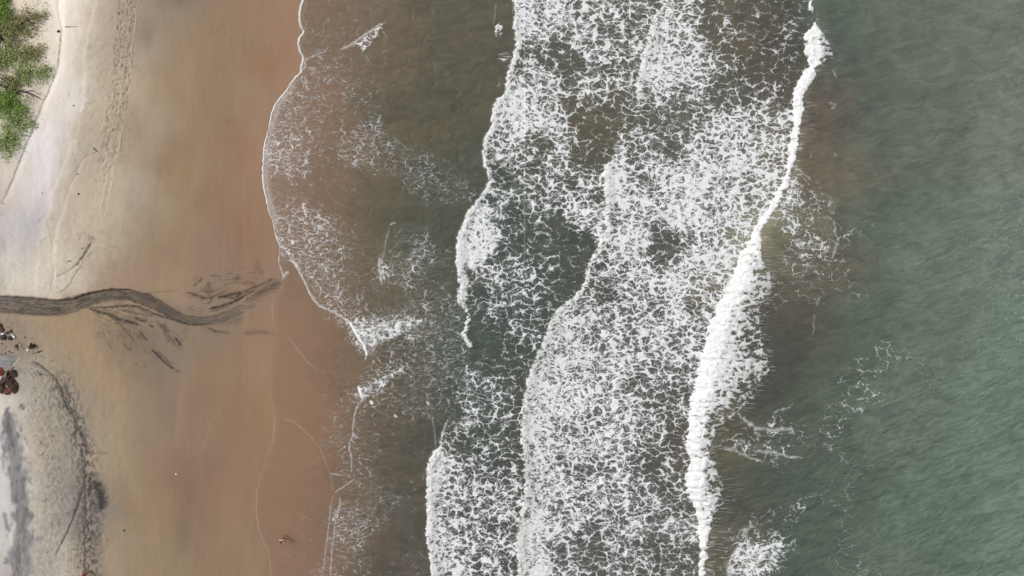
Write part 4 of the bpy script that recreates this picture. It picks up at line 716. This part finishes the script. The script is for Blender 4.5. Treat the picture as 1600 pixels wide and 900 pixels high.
# ---- people
SKIN = plain('skin', (128, 84, 62), .6, .05); HAIR = plain('hair', (22, 16, 14), .6, .2, 30)
PINK = plain('pink_cloth', (250, 202, 200), .8, .08); RED = plain('red_cloth', (170, 62, 66), .8, .1); DARKRED = plain('dark_red_cloth', (128, 40, 42), .8, .1); EYE = plain('eye_white', (230, 225, 220), .3, .02)
def skin_mesh(nodes, edges, name, mat, parent, lvl=2):
    me = bpy.data.meshes.new(name); ks = list(nodes); me.from_pydata([nodes[k][0] for k in ks], [(ks.index(a), ks.index(b)) for a, b in edges], [])
    o = bpy.data.objects.new(name, me); scene.collection.objects.link(o); md = o.modifiers.new('s', 'SKIN')
    for i, k in enumerate(ks):
        sv = me.skin_vertices[0].data[i]; sv.radius = nodes[k][1]; sv.use_root = (i == 0)
    sb = o.modifiers.new('d', 'SUBSURF'); sb.levels = lvl; sb.render_levels = lvl
    dg = bpy.context.evaluated_depsgraph_get(); dg.update(); m2 = bpy.data.meshes.new_from_object(o.evaluated_get(dg)); m2.name = name
    bpy.data.objects.remove(o); m2.materials.clear(); m2.materials.append(mat); m2.shade_smooth()
    return link(bpy.data.objects.new(name, m2), parent)
def person(loc, rz, top, low, label, arm=.35, lean=.04):
    e = thing('person', loc, label, 'person'); e.rotation_euler = (0, 0, rz)
    n, ed = {}, []
    def j(k, x, y, z, r, r2=None, to=None):
        n[k] = ((x, y, z), (r, r2 or r))
        if to: ed.append((to, k))
    L_ = lean
    j('pelvis', 0, 0, .93, .15, .11); j('waist', 0, .01 + L_, 1.08, .125, .095, 'pelvis'); j('chest', 0, .02 + L_ * 2, 1.28, .155, .11, 'waist'); j('base', 0, .01 + L_ * 2.4, 1.42, .09, .075, 'chest'); j('neck', 0, .03 + L_ * 2.7, 1.5, .055, .055, 'base')
    j('jaw', 0, .06 + L_ * 3, 1.545, .066, .075, 'neck'); j('skull', 0, .035 + L_ * 3, 1.62, .078, .092, 'jaw'); j('crown', 0, .03 + L_ * 3, 1.68, .06, .075, 'skull')
    for s, st in ((-1, .16), (1, -.18)):
        t = 'R' if s > 0 else 'L'
        j('hip' + t, s * .09, 0, .88, .1, .1, 'pelvis'); j('knee' + t, s * .1, st * .6 + .04, .48, .062, .062, 'hip' + t); j('calf' + t, s * .1, st * .8, .33, .058, .058, 'knee' + t); j('ankle' + t, s * .1, st, .09, .04, .04, 'calf' + t)
        j('heel' + t, s * .1, st + .02, .045, .04, .035, 'ankle' + t); j('toe' + t, s * .115, st + .2, .03, .042, .025, 'heel' + t)
        j('shoulder' + t, s * .17, .01 + L_ * 2.2, 1.38, .062, .06, 'base'); j('elbow' + t, s * (.24 + .1 * arm), -.02 - st * .5 + L_, 1.12, .045, .045, 'shoulder' + t)
        j('wrist' + t, s * (.26 + .3 * arm), .1 - st * .8, .9 + .1 * arm, .03, .028, 'elbow' + t); j('palm' + t, s * (.27 + .34 * arm), .13 - st * .85, .83 + .1 * arm, .036, .022, 'wrist' + t)
    skin_mesh(n, ed, 'body', SKIN, e)
    for s, t in ((-1, 'L'), (1, 'R')):
        p = Vector(n['palm' + t][0]); fs = []
        for q, (dx, ln) in enumerate(((-.024, .07), (-.008, .08), (.008, .075), (.023, .058))):
            fs.append(tube([p + Vector((dx * s, .02, -.02)), p + Vector((dx * s * 1.2, .03, -.02 - ln * .55)), p + Vector((dx * s * 1.2, .018, -.02 - ln))], [.010, .009, .007], 6))
        fs.append(tube([p + Vector((-.03 * s, .02, .02)), p + Vector((-.052 * s, .045, -.01)), p + Vector((-.05 * s, .055, -.035))], [.012, .010, .008], 6))
        mesh_obj('fingers', *merge(fs), SKIN, e, True)
    hc = Vector((0, .035 + L_ * 3, 1.63))
    co, f = lumpy((.088, .105, .1), 5, 1, 3, .05); co[:, 2] = np.maximum(co[:, 2], -.045 - .06 * (co[:, 1] < -.02)); co += np.array(hc) + [0, -.018, .028]; mesh_obj('hair', co, f, HAIR, e, True)
    v, f = tube([hc + Vector((0, .075, .02)), hc + Vector((0, .108, -.022)), hc + Vector((0, .088, -.034))], [.008, .016, .012], 6); mesh_obj('nose', v, f, SKIN, e, True)
    for s in (-1, 1):
        co, f = lumpy((.012, .008, .008), 3, 1, 1, 0); mesh_obj('eye', co + np.array(hc) + [s * .03, .08, -.002], f, EYE, e, True)
        co, f = lumpy((.01, .02, .03), 3, 1, 1, 0); mesh_obj('ear', co + np.array(hc) + [s * .08, -.005, -.02], f, SKIN, e, True)
    v, f = tube([hc + Vector((-.022, .075, -.058)), hc + Vector((0, .084, -.06)), hc + Vector((.022, .075, -.058))], [.004, .007, .004], 6); mesh_obj('mouth', v, f, ROSE, e, True)
    sh_ = {k: n[k] for k in ('chest', 'waist', 'base', 'shoulderL', 'shoulderR')}; sh_ = {k: (p, (r[0] * 1.14 + .008, r[1] * 1.14 + .012)) for k, (p, r) in sh_.items()}
    sh_['hem'] = ((0, 0, .9), (.17, .135))
    for s, t in ((-1, 'L'), (1, 'R')):
        a, b = Vector(n['shoulder' + t][0]), Vector(n['elbow' + t][0]); sh_['sleeve' + t] = (tuple(a.lerp(b, .75)), (.066, .066))
    skin_mesh(sh_, [('chest', 'waist'), ('chest', 'base'), ('base', 'shoulderL'), ('base', 'shoulderR'), ('waist', 'hem'), ('shoulderL', 'sleeveL'), ('shoulderR', 'sleeveR')], 'shirt', top, e)
    st_ = {'p': ((0, 0, .92), (.165, .13))}; es = []
    for t in 'LR':
        a, b = Vector(n['hip' + t][0]), Vector(n['knee' + t][0]); st_['h' + t] = (tuple(a), (.118, .118)); st_['k' + t] = (tuple(a.lerp(b, .8)), (.095, .095)); es += [('p', 'h' + t), ('h' + t, 'k' + t)]
    skin_mesh(st_, es, 'shorts', low, e)
    return e
f1 = point(446.5, 838.5); f1.z = .03
person(f1, R(150), PINK, RED, "person in pale pink shirt and red shorts wading in the thin wash", arm=.8)
person(point(139.5, 892), R(200), DARKRED, RED, "person in dark red on the wheel tracks, cut off by the bottom edge", arm=.5)
